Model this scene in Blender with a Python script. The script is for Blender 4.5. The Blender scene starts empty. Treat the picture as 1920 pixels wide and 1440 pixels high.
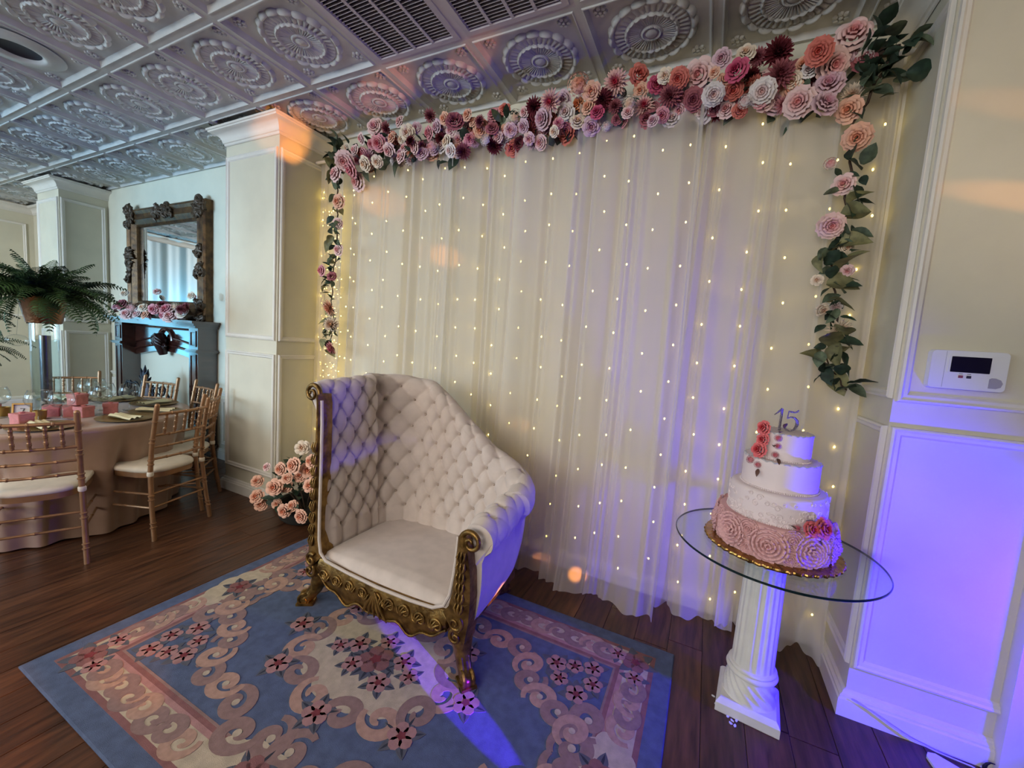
import bpy, math, random
import numpy as np
from mathutils import Vector, Matrix, Quaternion
rnd = random.Random(7)
PI = math.pi
H = 3.08      # ceiling height (m)
T = 0.61      # ceiling tile module (m)
S = bpy.context.scene
COL = S.collection

# ------------------------------------------------------------------ camera
cam = bpy.data.cameras.new('camera'); cam.sensor_width = 36.0; cam.sensor_fit = 'HORIZONTAL'
cam.lens = 758.93 * 36.0 / 1920.0; cam.clip_start = 0.02; cam.clip_end = 100
camo = bpy.data.objects.new('camera', cam); COL.objects.link(camo)
R0 = Vector((0.89649, 0.437338, 0.071005)); R1 = Vector((0.105752, -0.055584, -0.992838)); R2 = Vector((-0.430259, 0.897578, -0.09608))
mw = Matrix.Identity(4)
for i in range(3):
    mw[i][0] = R0[i]; mw[i][1] = -R1[i]; mw[i][2] = -R2[i]
mw[0][3], mw[1][3], mw[2][3] = 0.7433, -2.5626, 1.4671
camo.matrix_world = mw
S.camera = camo

# ------------------------------------------------------------------ world, exposure, lights
S.view_settings.view_transform = 'Standard'; S.view_settings.look = 'None'
S.view_settings.gamma = 1.0; S.view_settings.use_curve_mapping = False
S.view_settings.exposure = 0.0
S.cycles.use_denoising = True
S.cycles.max_bounces = 5; S.cycles.diffuse_bounces = 2; S.cycles.glossy_bounces = 3; S.cycles.transmission_bounces = 3; S.cycles.transparent_max_bounces = 12; S.cycles.use_adaptive_sampling = True; S.cycles.adaptive_min_samples = 16; S.cycles.adaptive_threshold = 0.07; S.cycles.caustics_reflective = False; S.cycles.caustics_refractive = False
S.cycles.sample_clamp_indirect = 4.0
w = bpy.data.worlds.new('world'); S.world = w; w.use_nodes = True
w.node_tree.nodes['Background'].inputs[0].default_value = (0.55, 0.6, 0.7, 1); w.node_tree.nodes['Background'].inputs[1].default_value = 0.15

def aim(o, target):
    d = Vector(target) - o.location
    o.rotation_euler = d.to_track_quat('-Z', 'Y').to_euler()
def area(name, loc, target, sx, sy, energy, color, spread=180):
    l = bpy.data.lights.new(name, 'AREA'); l.shape = 'RECTANGLE'; l.size = sx; l.size_y = sy; l.energy = energy; l.color = color
    l.spread = math.radians(spread)
    o = bpy.data.objects.new(name, l); COL.objects.link(o); o.location = loc; aim(o, target); return o
def spot(name, loc, target, deg, energy, color, blend=0.3, radius=0.01):
    l = bpy.data.lights.new(name, 'SPOT'); l.spot_size = math.radians(deg); l.spot_blend = blend; l.energy = energy; l.color = color; l.shadow_soft_size = radius
    o = bpy.data.objects.new(name, l); COL.objects.link(o); o.location = loc; aim(o, target); return o
# cool daylight from behind the camera at left, ceiling downlights, and added fill areas
area('room_fill', (-1.0, -6.2, 2.0), (-0.9, 0, 1.5), 4.2, 1.8, 38, (1.0, 0.95, 0.90), 80)  # added general fill facing the backdrop, not a known window
area('window_daylight_left', (-5.6, -6.2, 1.9), (-4.6, 0, 1.4), 3.2, 1.8, 90, (0.52, 0.76, 1.0), 100)
area('ceiling_downlights', (-1.6, -3.3, 3.0), (-1.5, -2.9, 0), 4.5, 1.2, 38, (1.0, 0.88, 0.74), 150)
area('end_fill', (-8.7, -4.4, 1.7), (-4, -2, 2.6), 2.2, 1.8, 46, (0.55, 0.78, 1.0))  # added cool fill from the far end, no window there
area('drape_fill', (-6.3, -4.9, 2.6), (-9.0, -2.0, 1.7), 1.2, 0.8, 46, (1.0, 0.98, 0.92), 110)  # added to brighten the drape that the mirror reflects
# cyan wash light of the party lighting on the chimney wall, and the one standing at the end drape
spot('wash_cyan', (-4.6, -5.9, 1.25), (-4.6, 0, 1.85), 40, 480, (0.24, 0.60, 1.0), 0.8, 0.15)
spot('wash_cyan_drape', (-8.35, -2.1, 0.60), (-8.95, -2.1, 1.05), 105, 340, (0.12, 0.60, 1.0), 0.7, 0.1)
# blue wash light at the right, just outside the picture, and the violet one farther off
spot('wash_blue', (2.06, -0.90, 0.66), (1.50, -0.52, 0.60), 126, 135, (0.018, 0.0, 1.0), 0.6, 0.05)
spot('wash_violet', (3.4, -2.6, 1.0), (0.45, -0.35, 0.62), 30, 15, (0.55, 0.40, 1.0), 0.9, 0.15)
# narrow beams of the rotating party light at the right
spot('beam_blue_rug', (2.75, -2.30, 0.42), (-0.20, -1.19, 0.0), 3.0, 3600, (0.10, 0.01, 1.0), 0.35, 0.004)
DERBY = (2.9, -2.4, 1.1)
AMB = (1.0, 0.36, 0.06)
for k, (t, deg, e) in enumerate([
        ((-2.39, -0.40, 2.97), 4.2, 330), ((-2.36, -0.36, 2.85), 2.0, 160), ((-1.35, -0.42, 3.08), 4.0, 110), ((-0.62, -0.50, 3.08), 3.2, 60), ((-1.95, -0.35, 3.08), 3.0, 90),
        
        ((-1.62, -0.15, 2.48), 2.8, 240), ((-0.98, -0.15, 2.05), 2.2, 210), ((-1.62, -2.15, 0.0), 4.5, 200), ((-0.35, -0.15, 0.95), 1.4, 60), ((0.02, -0.16, 0.07), 1.6, 420),
        ((-0.02, -0.88, 0.25), 2.4, 520), ((-0.02, -0.62, 0.58), 1.6, 240), ((-1.45, -1.78, 0.01), 3.4, 170), ((-1.05, -1.14, 0.03), 1.2, 90)]):
    spot('beam_amber', DERBY, t, deg, e * 4.0, AMB, 0.6, 0.01)
spot('pier_fill', (3.6, -3.2, 1.6), (1.95, -0.454, 2.35), 28, 120, (1.0, 0.80, 0.60), 0.9, 0.1)  # wide fill added to brighten the upper right pier, not a beam
spot('beam_rose', DERBY, (1.56, -0.454, 0.165), 3.6, 9, (1.0, 0.25, 0.35), 0.8, 0.02)
for t, e in (((1.74, -0.454, 2.10), 90), ((1.74, -0.454, 2.40), 46)):
    spot('beam_amber', DERBY, t, 2.6, e, AMB, 0.7, 0.01).scale = (5, 1, 1)
spot('beam_rose', DERBY, (1.50, -0.454, 1.03), 4.0, 5, (1.0, 0.2, 0.45), 0.8, 0.02)

# ------------------------------------------------------------------ mesh helpers
class MB:
    def __init__(s): s.v = []; s.f = []
    def add(s, v, f):
        o = len(s.v); s.v += [tuple(p) for p in v]; s.f += [tuple(i + o for i in q) for q in f]; return s
    def box(s, x0, x1, y0, y1, z0, z1):
        return s.add([(x0,y0,z0),(x1,y0,z0),(x1,y1,z0),(x0,y1,z0),(x0,y0,z1),(x1,y0,z1),(x1,y1,z1),(x0,y1,z1)],
                     [(0,3,2,1),(4,5,6,7),(0,1,5,4),(1,2,6,5),(2,3,7,6),(3,0,4,7)])
    def grid(s, fn, nu, nv, cu=False, flip=False):
        v = [fn(i / (nu if cu else nu - 1), j / (nv - 1)) for i in range(nu) for j in range(nv)]
        f = []
        for i in range(nu if cu else nu - 1):
            for j in range(nv - 1):
                a = i * nv + j; b = ((i + 1) % nu) * nv + j
                f.append((a, a + 1, b + 1, b) if flip else (a, b, b + 1, a + 1))
        return s.add(v, f)
    def lathe(s, prof, n=24, c=(0, 0, 0), cap=True):
        v = []; f = []; m = len(prof)
        for i in range(n):
            a = 2 * PI * i / n
            for r, z in prof: v.append((c[0] + r * math.cos(a), c[1] + r * math.sin(a), c[2] + z))
        for i in range(n):
            for j in range(m - 1):
                a = i * m + j; b = ((i + 1) % n) * m + j
                f.append((a, b, b + 1, a + 1))
        if cap:
            if prof[0][0] > 1e-5: f.append(tuple(i * m for i in range(n))[::-1])
            if prof[-1][0] > 1e-5: f.append(tuple(i * m + m - 1 for i in range(n)))
        return s.add(v, f)
    def tube(s, pts, r, n=8, cap=True, flat=1.0, up=None):
        P = [Vector(p) for p in pts]; m = len(P)
        rr = r if hasattr(r, '__len__') else [r] * m
        t = [(P[min(i + 1, m - 1)] - P[max(i - 1, 0)]).normalized() for i in range(m)]
        u = Vector(up) if up is not None else (Vector((0, 0, 1)) if abs(t[0].z) < 0.9 else Vector((1, 0, 0)))
        v = []; f = []
        for i in range(m):
            u = (u - t[i] * u.dot(t[i])); u = u.normalized() if u.length > 1e-6 else t[i].orthogonal().normalized()
            w_ = t[i].cross(u)
            for k in range(n):
                a = 2 * PI * k / n
                v.append(P[i] + u * (math.cos(a) * rr[i]) + w_ * (math.sin(a) * rr[i] * flat))
        for i in range(m - 1):
            for k in range(n):
                a = i * n + k; b = i * n + (k + 1) % n
                f.append((a, b, b + n, a + n))
        if cap: f.append(tuple(range(n))[::-1]); f.append(tuple((m - 1) * n + k for k in range(n)))
        return s.add(v, f)
    def sphere(s, c, r, nu=10, nv=7, sc=(1, 1, 1)):
        v = [(c[0], c[1], c[2] - r * sc[2])]
        for j in range(1, nv - 1):
            b = -PI / 2 + PI * j / (nv - 1)
            for i in range(nu):
                a = 2 * PI * i / nu
                v.append((c[0] + r * sc[0] * math.cos(b) * math.cos(a), c[1] + r * sc[1] * math.cos(b) * math.sin(a), c[2] + r * sc[2] * math.sin(b)))
        v.append((c[0], c[1], c[2] + r * sc[2])); L = len(v) - 1; f = []
        for i in range(nu):
            f.append((0, 1 + (i + 1) % nu, 1 + i)); f.append((L, L - nu + i, L - nu + (i + 1) % nu))
            for j in range(nv - 3):
                a = 1 + j * nu + i; b = 1 + j * nu + (i + 1) % nu
                f.append((a, b, b + nu, a + nu))
        return s.add(v, f)
    def prism(s, poly, z0, z1, mp=None):
        mp = mp or (lambda x, y, z: (x, y, z)); n = len(poly)
        v = [mp(x, y, z0) for x, y in poly] + [mp(x, y, z1) for x, y in poly]
        f = [tuple(range(n))[::-1], tuple(range(n, 2 * n))] + [(i, (i + 1) % n, n + (i + 1) % n, n + i) for i in range(n)]
        return s.add(v, f)
    def rings(s, x0, x1, z0, z1, prof, mp, fill=False):
        # mitred rectangular sweep: prof = [(inset, height), ...]
        v = []; f = []
        for d, h in prof:
            for (a, b) in ((x0 + d, z0 + d), (x1 - d, z0 + d), (x1 - d, z1 - d), (x0 + d, z1 - d)): v.append(mp(a, b, h))
        for k in range(len(prof) - 1):
            for i in range(4):
                a = k * 4 + i; b = k * 4 + (i + 1) % 4
                f.append((a, b, b + 4, a + 4))
        if fill: f.append(tuple(range(len(v) - 4, len(v))))
        return s.add(v, f)
    def mesh(s, name, smooth=40):
        me = bpy.data.meshes.new(name); me.from_pydata([tuple(p) for p in s.v], [], s.f); me.update()
        if smooth:
            me.polygons.foreach_set('use_smooth', [True] * len(me.polygons))
            if smooth < 180: me.set_sharp_from_angle(angle=math.radians(smooth))
        return me

WL = {}
def setp(o, label=None, cat=None, group=None, kind=None):
    if label: o['label'] = label
    if cat: o['category'] = cat
    if group: o['group'] = group
    if kind: o['kind'] = kind
    return o
def ob(name, me, mat, parent=None, loc=(0, 0, 0), rot=None, scale=None, label=None, cat=None, group=None, kind=None, local=False, smooth=40):
    if isinstance(me, MB): me = me.mesh(name, smooth)
    if len(me.materials) == 0: me.materials.append(mat)
    o = bpy.data.objects.new(name, me); COL.objects.link(o)
    if mat is not None and me.materials[0] is not mat:
        o.material_slots[0].link = 'OBJECT'; o.material_slots[0].material = mat
    loc = Vector(loc); WL[o.name] = loc.copy() if not local or parent is None else WL[parent.name] + loc
    if parent is not None:
        o.parent = parent
        if not local: loc = loc - WL[parent.name]
    o.location = loc
    if rot is not None:
        if isinstance(rot, Quaternion): o.rotation_mode = 'QUATERNION'; o.rotation_quaternion = rot
        else: o.rotation_euler = rot
    if scale is not None: o.scale = (scale,) * 3 if not hasattr(scale, '__len__') else scale
    return setp(o, label, cat, group, kind)
def thing(name, label, cat, loc=(0, 0, 0), rz=0, group=None, parent=None):
    o = bpy.data.objects.new(name, None); COL.objects.link(o); o.empty_display_size = 0.1
    o.location = loc; o.rotation_euler = (0, 0, rz); WL[o.name] = Vector(loc)
    return setp(o, label, cat, group)
def face(d, roll=0.0):
    return Vector(d).to_track_quat('Z', 'Y') @ Quaternion((0, 0, 1), roll)

# ------------------------------------------------------------------ materials
def lin(c):
    return tuple(((x / 255) / 12.92 if x / 255 <= 0.04045 else ((x / 255 + 0.055) / 1.055) ** 2.4) for x in c) + (1.0,)
MATS = {}
def mat(name, rgb, rough=0.5, metal=0.0, noise=0.0, nscale=8.0, bump=0.0, bscale=60.0, spec=0.5, emit=None, estr=0.0, trans=0.0, ior=1.45, sheen=0.0, stretch=None, rgb2=None, rand=0.0, alpha=1.0):
    if name in MATS: return MATS[name]
    m = bpy.data.materials.new(name); m.use_nodes = True; nt = m.node_tree; N = nt.nodes; L = nt.links
    b = N['Principled BSDF']
    b.inputs['Base Color'].default_value = lin(rgb); b.inputs['Roughness'].default_value = rough; b.inputs['Metallic'].default_value = metal
    b.inputs['Specular IOR Level'].default_value = spec; b.inputs['IOR'].default_value = ior; b.inputs['Transmission Weight'].default_value = trans
    b.inputs['Sheen Weight'].default_value = sheen; b.inputs['Alpha'].default_value = alpha
    if emit: b.inputs['Emission Color'].default_value = lin(emit); b.inputs['Emission Strength'].default_value = estr
    tc = None
    def coords():
        tc = N.new('ShaderNodeTexCoord')
        if stretch:
            mp = N.new('ShaderNodeMapping'); mp.inputs['Scale'].default_value = stretch; L.new(tc.outputs['Object'], mp.inputs['Vector']); return mp.outputs[0]
        return tc.outputs['Object']
    if noise or rgb2 or rand:
        cv = coords()
        n = N.new('ShaderNodeTexNoise'); n.inputs['Scale'].default_value = nscale; n.inputs['Detail'].default_value = 5; L.new(cv, n.inputs['Vector'])
        mx = N.new('ShaderNodeMix'); mx.data_type = 'RGBA'
        c2 = rgb2 or tuple(max(0, x * (1 - noise)) for x in rgb)
        mx.inputs['A'].default_value = lin(rgb); mx.inputs['B'].default_value = lin(c2)
        rp = N.new('ShaderNodeMapRange'); rp.inputs['From Min'].default_value = 0.35; rp.inputs['From Max'].default_value = 0.65
        L.new(n.outputs['Fac'], rp.inputs['Value']); L.new(rp.outputs[0], mx.inputs['Factor'])
        out = mx.outputs['Result']
        if rand:
            oi = N.new('ShaderNodeObjectInfo'); hs = N.new('ShaderNodeHueSaturation'); mr = N.new('ShaderNodeMapRange')
            mr.inputs['To Min'].default_value = 1 - rand; mr.inputs['To Max'].default_value = 1 + rand
            L.new(oi.outputs['Random'], mr.inputs['Value']); L.new(mr.outputs[0], hs.inputs['Value']); L.new(out, hs.inputs['Color']); out = hs.outputs[0]
        L.new(out, b.inputs['Base Color'])
    if bump:
        n2 = N.new('ShaderNodeTexNoise'); n2.inputs['Scale'].default_value = bscale; n2.inputs['Detail'].default_value = 3; L.new(coords(), n2.inputs['Vector'])
        bp = N.new('ShaderNodeBump'); bp.inputs['Strength'].default_value = bump; bp.inputs['Distance'].default_value = 0.01
        L.new(n2.outputs['Fac'], bp.inputs['Height']); L.new(bp.outputs[0], b.inputs['Normal'])
    MATS[name] = m
    return m
def flower_mat(name, edge, core, mid=0.5):
    m = bpy.data.materials.new(name); m.use_nodes = True; nt = m.node_tree; N = nt.nodes; L = nt.links; b = N['Principled BSDF']
    tc = N.new('ShaderNodeTexCoord'); ln = N.new('ShaderNodeVectorMath'); ln.operation = 'LENGTH'; L.new(tc.outputs['Object'], ln.inputs[0])
    sx = N.new('ShaderNodeSeparateXYZ'); L.new(tc.outputs['Object'], sx.inputs[0])
    cb = N.new('ShaderNodeCombineXYZ'); L.new(sx.outputs[0], cb.inputs[0]); L.new(sx.outputs[1], cb.inputs[1]); L.new(cb.outputs[0], ln.inputs[0])
    r = N.new('ShaderNodeValToRGB'); r.color_ramp.elements[0].color = lin(core); r.color_ramp.elements[0].position = 0.12
    r.color_ramp.elements[1].color = lin(edge); r.color_ramp.elements[1].position = mid + 0.25
    L.new(ln.outputs['Value'], r.inputs[0]); L.new(r.outputs[0], b.inputs['Base Color'])
    b.inputs['Roughness'].default_value = 0.75; b.inputs['Specular IOR Level'].default_value = 0.2; b.inputs['Subsurface Weight'].default_value = 0.0
    MATS['fl_' + name] = m
    return m
FL = {}
for nm, e, c, md in [('blush', (240, 205, 198), (222, 140, 138), .5), ('pink', (226, 158, 162), (196, 84, 100), .5), ('magenta', (206, 92, 120), (150, 28, 62), .5),
        ('peach', (240, 188, 160), (226, 140, 106), .45), ('cream', (242, 224, 200), (232, 184, 148), .4), ('white', (240, 230, 224), (222, 178, 172), .4),
        ('mauve', (176, 104, 110), (120, 52, 62), .5), ('burg', (122, 48, 56), (66, 14, 24), .5), ('coral', (222, 128, 112), (190, 76, 66), .5),
        ('lav', (224, 190, 196), (190, 124, 138), .5), ('orange', (232, 150, 104), (206, 96, 56), .5), ('dpink', (240, 196, 186), (206, 60, 84), .35),
        ('cakerose', (236, 120, 122), (196, 44, 56), .4)]:
    FL[nm] = flower_mat(nm, e, c, md)

def cloth_sheer(name, rgb, opaque, transl):
    m = bpy.data.materials.new(name); m.use_nodes = True; nt = m.node_tree; N = nt.nodes; L = nt.links
    out = N['Material Output']; N.remove(N['Principled BSDF'])
    tr = N.new('ShaderNodeBsdfTransparent'); tl = N.new('ShaderNodeBsdfTranslucent'); df = N.new('ShaderNodeBsdfDiffuse')
    tl.inputs[0].default_value = lin(rgb); df.inputs[0].default_value = lin(rgb)
    a = N.new('ShaderNodeMixShader'); a.inputs[0].default_value = transl; L.new(df.outputs[0], a.inputs[1]); L.new(tl.outputs[0], a.inputs[2])
    c = N.new('ShaderNodeMixShader'); c.inputs[0].default_value = opaque; L.new(tr.outputs[0], c.inputs[1]); L.new(a.outputs[0], c.inputs[2]); L.new(c.outputs[0], out.inputs[0])
    MATS[name] = m; return m
def clear_glass(name, tint=(1, 1, 1), fac_gloss=1.0, rough=0.0):
    # thin clear glass: transparent with a Fresnel reflection
    m = bpy.data.materials.new(name); m.use_nodes = True; nt = m.node_tree; N = nt.nodes; L = nt.links
    out = N['Material Output']; N.remove(N['Principled BSDF'])
    tr = N.new('ShaderNodeBsdfTransparent'); tr.inputs[0].default_value = tint + (1,)
    gl = N.new('ShaderNodeBsdfGlossy'); gl.inputs['Roughness'].default_value = rough
    fr = N.new('ShaderNodeFresnel'); ge = N.new('ShaderNodeNewGeometry'); im = N.new('ShaderNodeMapRange')
    im.inputs['To Min'].default_value = 1.5; im.inputs['To Max'].default_value = 1 / 1.5; L.new(ge.outputs['Backfacing'], im.inputs['Value']); L.new(im.outputs[0], fr.inputs[0])
    mx = N.new('ShaderNodeMixShader'); mm = N.new('ShaderNodeMath'); mm.operation = 'MULTIPLY'; mm.inputs[1].default_value = fac_gloss; mm.use_clamp = True
    L.new(fr.outputs[0], mm.inputs[0]); L.new(mm.outputs[0], mx.inputs[0]); L.new(tr.outputs[0], mx.inputs[1]); L.new(gl.outputs[0], mx.inputs[2]); L.new(mx.outputs[0], out.inputs[0])
    MATS[name] = m; return m

M_WALL = mat('wall_paint', (226, 219, 196), 0.7, noise=0.04, nscale=3, bump=0.03, bscale=120)
M_TRIM = mat('trim_paint', (236, 230, 218), 0.42, noise=0.03, nscale=5)
M_CEIL = mat('ceiling_tin', (206, 204, 198), 0.42, noise=0.06, nscale=9)
M_GOLD = mat('antique_gold', (150, 116, 62), 0.36, metal=0.75, rgb2=(92, 66, 30), nscale=22, bump=0.35, bscale=55)
M_VELVET = mat('ivory_velvet', (216, 200, 188), 0.85, noise=0.05, nscale=14, sheen=0.35, bump=0.05, bscale=300)
M_WOODD = mat('mantel_wood', (74, 38, 30), 0.2, noise=0.4, nscale=6, stretch=(1, 1, 8), spec=0.9)
for k_, v_ in (('Coat Weight', 1.0), ('Coat IOR', 1.62), ('Coat Roughness', 0.10)): M_WOODD.node_tree.nodes['Principled BSDF'].inputs[k_].default_value = v_
M_IRON = mat('wrought_iron', (44, 42, 50), 0.45, metal=0.6)
M_CHAIR = mat('chair_gold', (172, 128, 90), 0.34, metal=0.45, noise=0.12, nscale=12)
M_CUSH = mat('chair_cushion', (232, 218, 196), 0.8, noise=0.04, nscale=20)
M_SATIN = mat('champagne_satin', (186, 152, 128), 0.34, noise=0.08, nscale=5, sheen=0.2)
M_LEAF = mat('leaf_dark', (52, 72, 54), 0.55, noise=0.3, nscale=3, rand=0.35)
M_LEAF2 = mat('leaf_sage', (104, 118, 92), 0.6, noise=0.25, nscale=3, rand=0.3)
M_LEAF3 = mat('leaf_olive', (146, 142, 96), 0.6, noise=0.25, nscale=3, rand=0.25)
M_STEM = mat('vine_stem', (70, 52, 40), 0.7)
M_FERN = mat('fern_green', (58, 88, 40), 0.55, noise=0.35, nscale=4, rand=0.4)
M_SHEER = cloth_sheer('sheer_voile', (240, 234, 224), 0.57, 0.42)
M_BULB = mat('bulb_glow', (255, 236, 150), 0.4, emit=(255, 220, 104), estr=22.0)
M_WIRE = mat('wire_clear', (150, 140, 110), 0.4)
M_GLASS = clear_glass('glass_clear', (0.97, 0.985, 0.98), 0.9)
M_GLASST = clear_glass('glass_table', (0.90, 0.95, 0.95), 1.0)
M_GEDGE = mat('glass_edge', (22, 40, 44), 0.15)
M_WHITEP = mat('white_plastic', (236, 236, 240), 0.35)
M_DARKP = mat('dark_screen', (26, 22, 44), 0.15)
M_PLASTER = mat('pedestal_plaster', (236, 234, 226), 0.6, noise=0.05, nscale=9, bump=0.08, bscale=40)
M_MIRROR = mat('mirror_glass', (225, 230, 232), 0.02, metal=1.0)
M_BLACK = mat('vent_dark', (14, 12, 14), 0.8)
M_VENT = mat('vent_paint', (196, 186, 190), 0.45)
M_WATER = clear_glass('water_clear', (0.86, 0.93, 0.96), 1.2)
GARLAND= [(-1.656,-0.201,2.994,0.062,'r','blush'),(-1.433,-0.183,3.004,0.043,'r','blush'),(-1.331,-0.221,2.897,0.055,'r','cream'),(-1.278,-0.19,2.94,0.038,'r','lav'),(-1.175,-0.179,3.01,0.05,'d','mauve'),(-1.068,-0.222,2.898,0.045,'r','lav'),(-0.964,-0.289,2.898,0.039,'r','peach'),(-0.897,-0.274,2.871,0.058,'p','mauve'),(-0.8,-0.269,2.9,0.038,'r','peach'),(-0.864,-0.199,2.88,0.028,'r','cream'),(-0.776,-0.24,2.869,0.031,'r','peach'),(-0.734,-0.206,2.836,0.054,'r','peach'),(-0.653,-0.192,2.914,0.046,'r','pink'),(-0.583,-0.184,2.939,0.038,'r','coral'),(-0.496,-0.198,2.875,0.052,'h','cream'),(-0.478,-0.291,2.755,0.04,'r','blush'),(-0.393,-0.278,2.766,0.039,'r','lav'),(-0.337,-0.275,2.869,0.056,'d','burg'),(-0.226,-0.294,2.868,0.065,'d','dpink'),(-0.177,-0.195,2.927,0.046,'r','lav'),(-0.158,-0.21,2.836,0.052,'r','white'),(-0.273,-0.252,2.802,0.06,'p','lav'),(-0.181,-0.265,2.753,0.031,'r','pink'),(-0.064,-0.301,2.918,0.073,'h','peach'),(0.011,-0.284,2.877,0.049,'r','peach'),(-0.096,-0.181,2.881,0.042,'r','orange'),(-0.008,-0.249,2.816,0.044,'r','peach'),(0.067,-0.257,2.842,0.059,'d','burg'),(0.132,-0.256,2.918,0.068,'d','dpink'),(0.235,-0.193,2.969,0.052,'r','coral'),(0.34,-0.232,2.877,0.044,'r','magenta'),(0.258,-0.182,2.889,0.042,'r','peach'),(0.391,-0.291,2.876,0.036,'r','cream'),(0.458,-0.283,2.857,0.048,'p','coral'),(0.422,-0.261,2.792,0.061,'d','mauve'),(0.283,-0.209,2.793,0.058,'d','dpink'),(0.222,-0.288,2.781,0.044,'h','cream'),(0.135,-0.244,2.801,0.042,'d','mauve'),(0.218,-0.285,2.73,0.032,'r','blush'),(0.05,-0.28,2.761,0.039,'r','magenta'),(-0.075,-0.236,2.756,0.044,'r','cream'),(0.008,-0.224,2.729,0.051,'r','lav'),(0.098,-0.248,2.702,0.033,'h','white'),(0.149,-0.226,2.739,0.03,'r','mauve'),(0.18,-0.191,2.737,0.03,'r','pink'),(-0.149,-0.21,2.737,0.042,'r','mauve'),(-0.196,-0.276,2.707,0.031,'r','cream'),(-0.296,-0.176,2.77,0.033,'r','pink'),(-0.353,-0.176,2.785,0.033,'r','mauve'),(-0.364,-0.251,2.705,0.036,'r','blush'),(-0.305,-0.206,2.695,0.043,'p','blush'),(-1.746,-0.24,2.914,0.04,'r','blush'),(-1.583,-0.231,2.864,0.057,'p','pink'),(-1.494,-0.215,2.807,0.052,'r','blush'),(-1.299,-0.3,2.69,0.045,'r','blush'),(-1.372,-0.195,2.806,0.039,'r','blush'),(-1.465,-0.224,2.88,0.039,'r','peach'),(-1.409,-0.196,2.877,0.03,'r','cream'),(-1.227,-0.252,2.772,0.045,'r','blush'),(-1.202,-0.206,2.743,0.046,'r','lav'),(-1.138,-0.216,2.87,0.045,'r','pink'),(-1.078,-0.267,2.758,0.048,'h','blush'),(-1.049,-0.212,2.824,0.045,'d','burg'),(-0.967,-0.243,2.774,0.044,'r','cream'),(-0.901,-0.288,2.691,0.043,'r','white'),(-0.911,-0.183,2.807,0.048,'r','blush'),(-0.893,-0.178,2.748,0.04,'r','blush'),(-0.82,-0.2,2.796,0.043,'r','pink'),(-0.662,-0.269,2.731,0.041,'h','white'),(-0.628,-0.25,2.798,0.041,'r','mauve'),(-0.634,-0.201,2.726,0.057,'d','burg'),(-0.6,-0.213,2.764,0.038,'r','blush'),(-1.763,-0.193,2.834,0.045,'r','pink'),(-1.824,-0.23,2.842,0.041,'r','blush'),(-1.971,-0.176,2.909,0.033,'r','cream'),(-1.677,-0.261,2.718,0.053,'r','cream'),(-1.542,-0.286,2.705,0.043,'r','cream'),(-1.855,-0.294,2.745,0.072,'p','blush'),(-1.807,-0.266,2.701,0.067,'r','pink'),(-1.928,-0.295,2.653,0.063,'r','blush'),(-1.831,-0.172,2.635,0.07,'r','blush'),(0.549,-0.228,2.883,0.072,'r','blush'),(0.621,-0.296,2.84,0.026,'r','peach'),(0.648,-0.271,2.915,0.043,'r','lav'),(0.746,-0.223,2.939,0.043,'r','cream'),(0.72,-0.313,2.814,0.053,'r','magenta'),(0.71,-0.251,2.775,0.046,'r','coral'),(0.664,-0.276,2.804,0.035,'r','peach'),(0.802,-0.208,2.926,0.043,'d','mauve'),(0.88,-0.215,2.921,0.07,'d','burg'),(0.898,-0.248,2.803,0.067,'d','mauve'),(0.806,-0.188,2.802,0.038,'r','peach'),(0.837,-0.24,2.743,0.057,'p','white'),(0.624,-0.295,2.743,0.049,'p','white'),(0.53,-0.213,2.78,0.055,'p','mauve'),(0.556,-0.171,2.764,0.056,'d','burg'),(0.486,-0.176,2.872,0.047,'d','burg'),(0.691,-0.192,2.711,0.042,'r','blush'),(0.767,-0.272,2.697,0.037,'h','white'),(0.837,-0.217,2.707,0.034,'r','pink'),(0.958,-0.208,2.784,0.039,'r','cream'),(0.995,-0.183,2.861,0.039,'r','peach'),(1.033,-0.318,2.827,0.052,'p','coral'),(1.016,-0.225,2.808,0.036,'r','white'),(1.093,-0.217,2.819,0.067,'p','blush'),(1.163,-0.198,2.927,0.072,'r','blush'),(1.222,-0.177,2.826,0.048,'r','mauve'),(0.996,-0.212,2.681,0.064,'p','blush'),(1.077,-0.278,2.615,0.053,'p','lav'),(1.097,-0.209,2.732,0.06,'p','lav'),(0.343,-0.175,2.787,0.042,'p','mauve'),(0.39,-0.234,2.721,0.038,'r','pink'),(0.469,-0.202,2.75,0.041,'r','blush'),(0.356,-0.3,2.659,0.031,'r','lav'),(0.634,-0.186,2.73,0.036,'r','mauve'),(0.455,-0.239,2.786,0.04,'d','mauve'),(-0.709,-0.271,2.849,0.041,'d','mauve'),(-1.53,-0.223,2.963,0.048,'d','mauve'),(-1.236,-0.298,2.794,0.041,'d','burg'),(-0.414,-0.232,2.869,0.036,'r','blush'),(0.078,-0.201,2.904,0.037,'r','lav'),(0.745,-0.223,2.678,0.035,'r','coral')]
VINER = [(1.186,-0.222,2.609,0.052,'r','peach'),(1.225,-0.241,2.482,0.054,'p','peach'),(1.204,-0.232,2.284,0.045,'r','blush'),(1.168,-0.264,2.101,0.053,'p','blush'),(1.137,-0.262,2.372,0.031,'h','blush'),(1.258,-0.245,1.906,0.026,'r','blush'),(1.155,-0.222,1.868,0.025,'r','cream'),(1.185,-0.233,1.732,0.03,'r','cream'),(1.233,-0.232,1.748,0.035,'d','white'),(1.262,-0.23,1.643,0.054,'d','cream'),(1.241,-0.232,2.008,0.029,'r','cream')]
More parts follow.
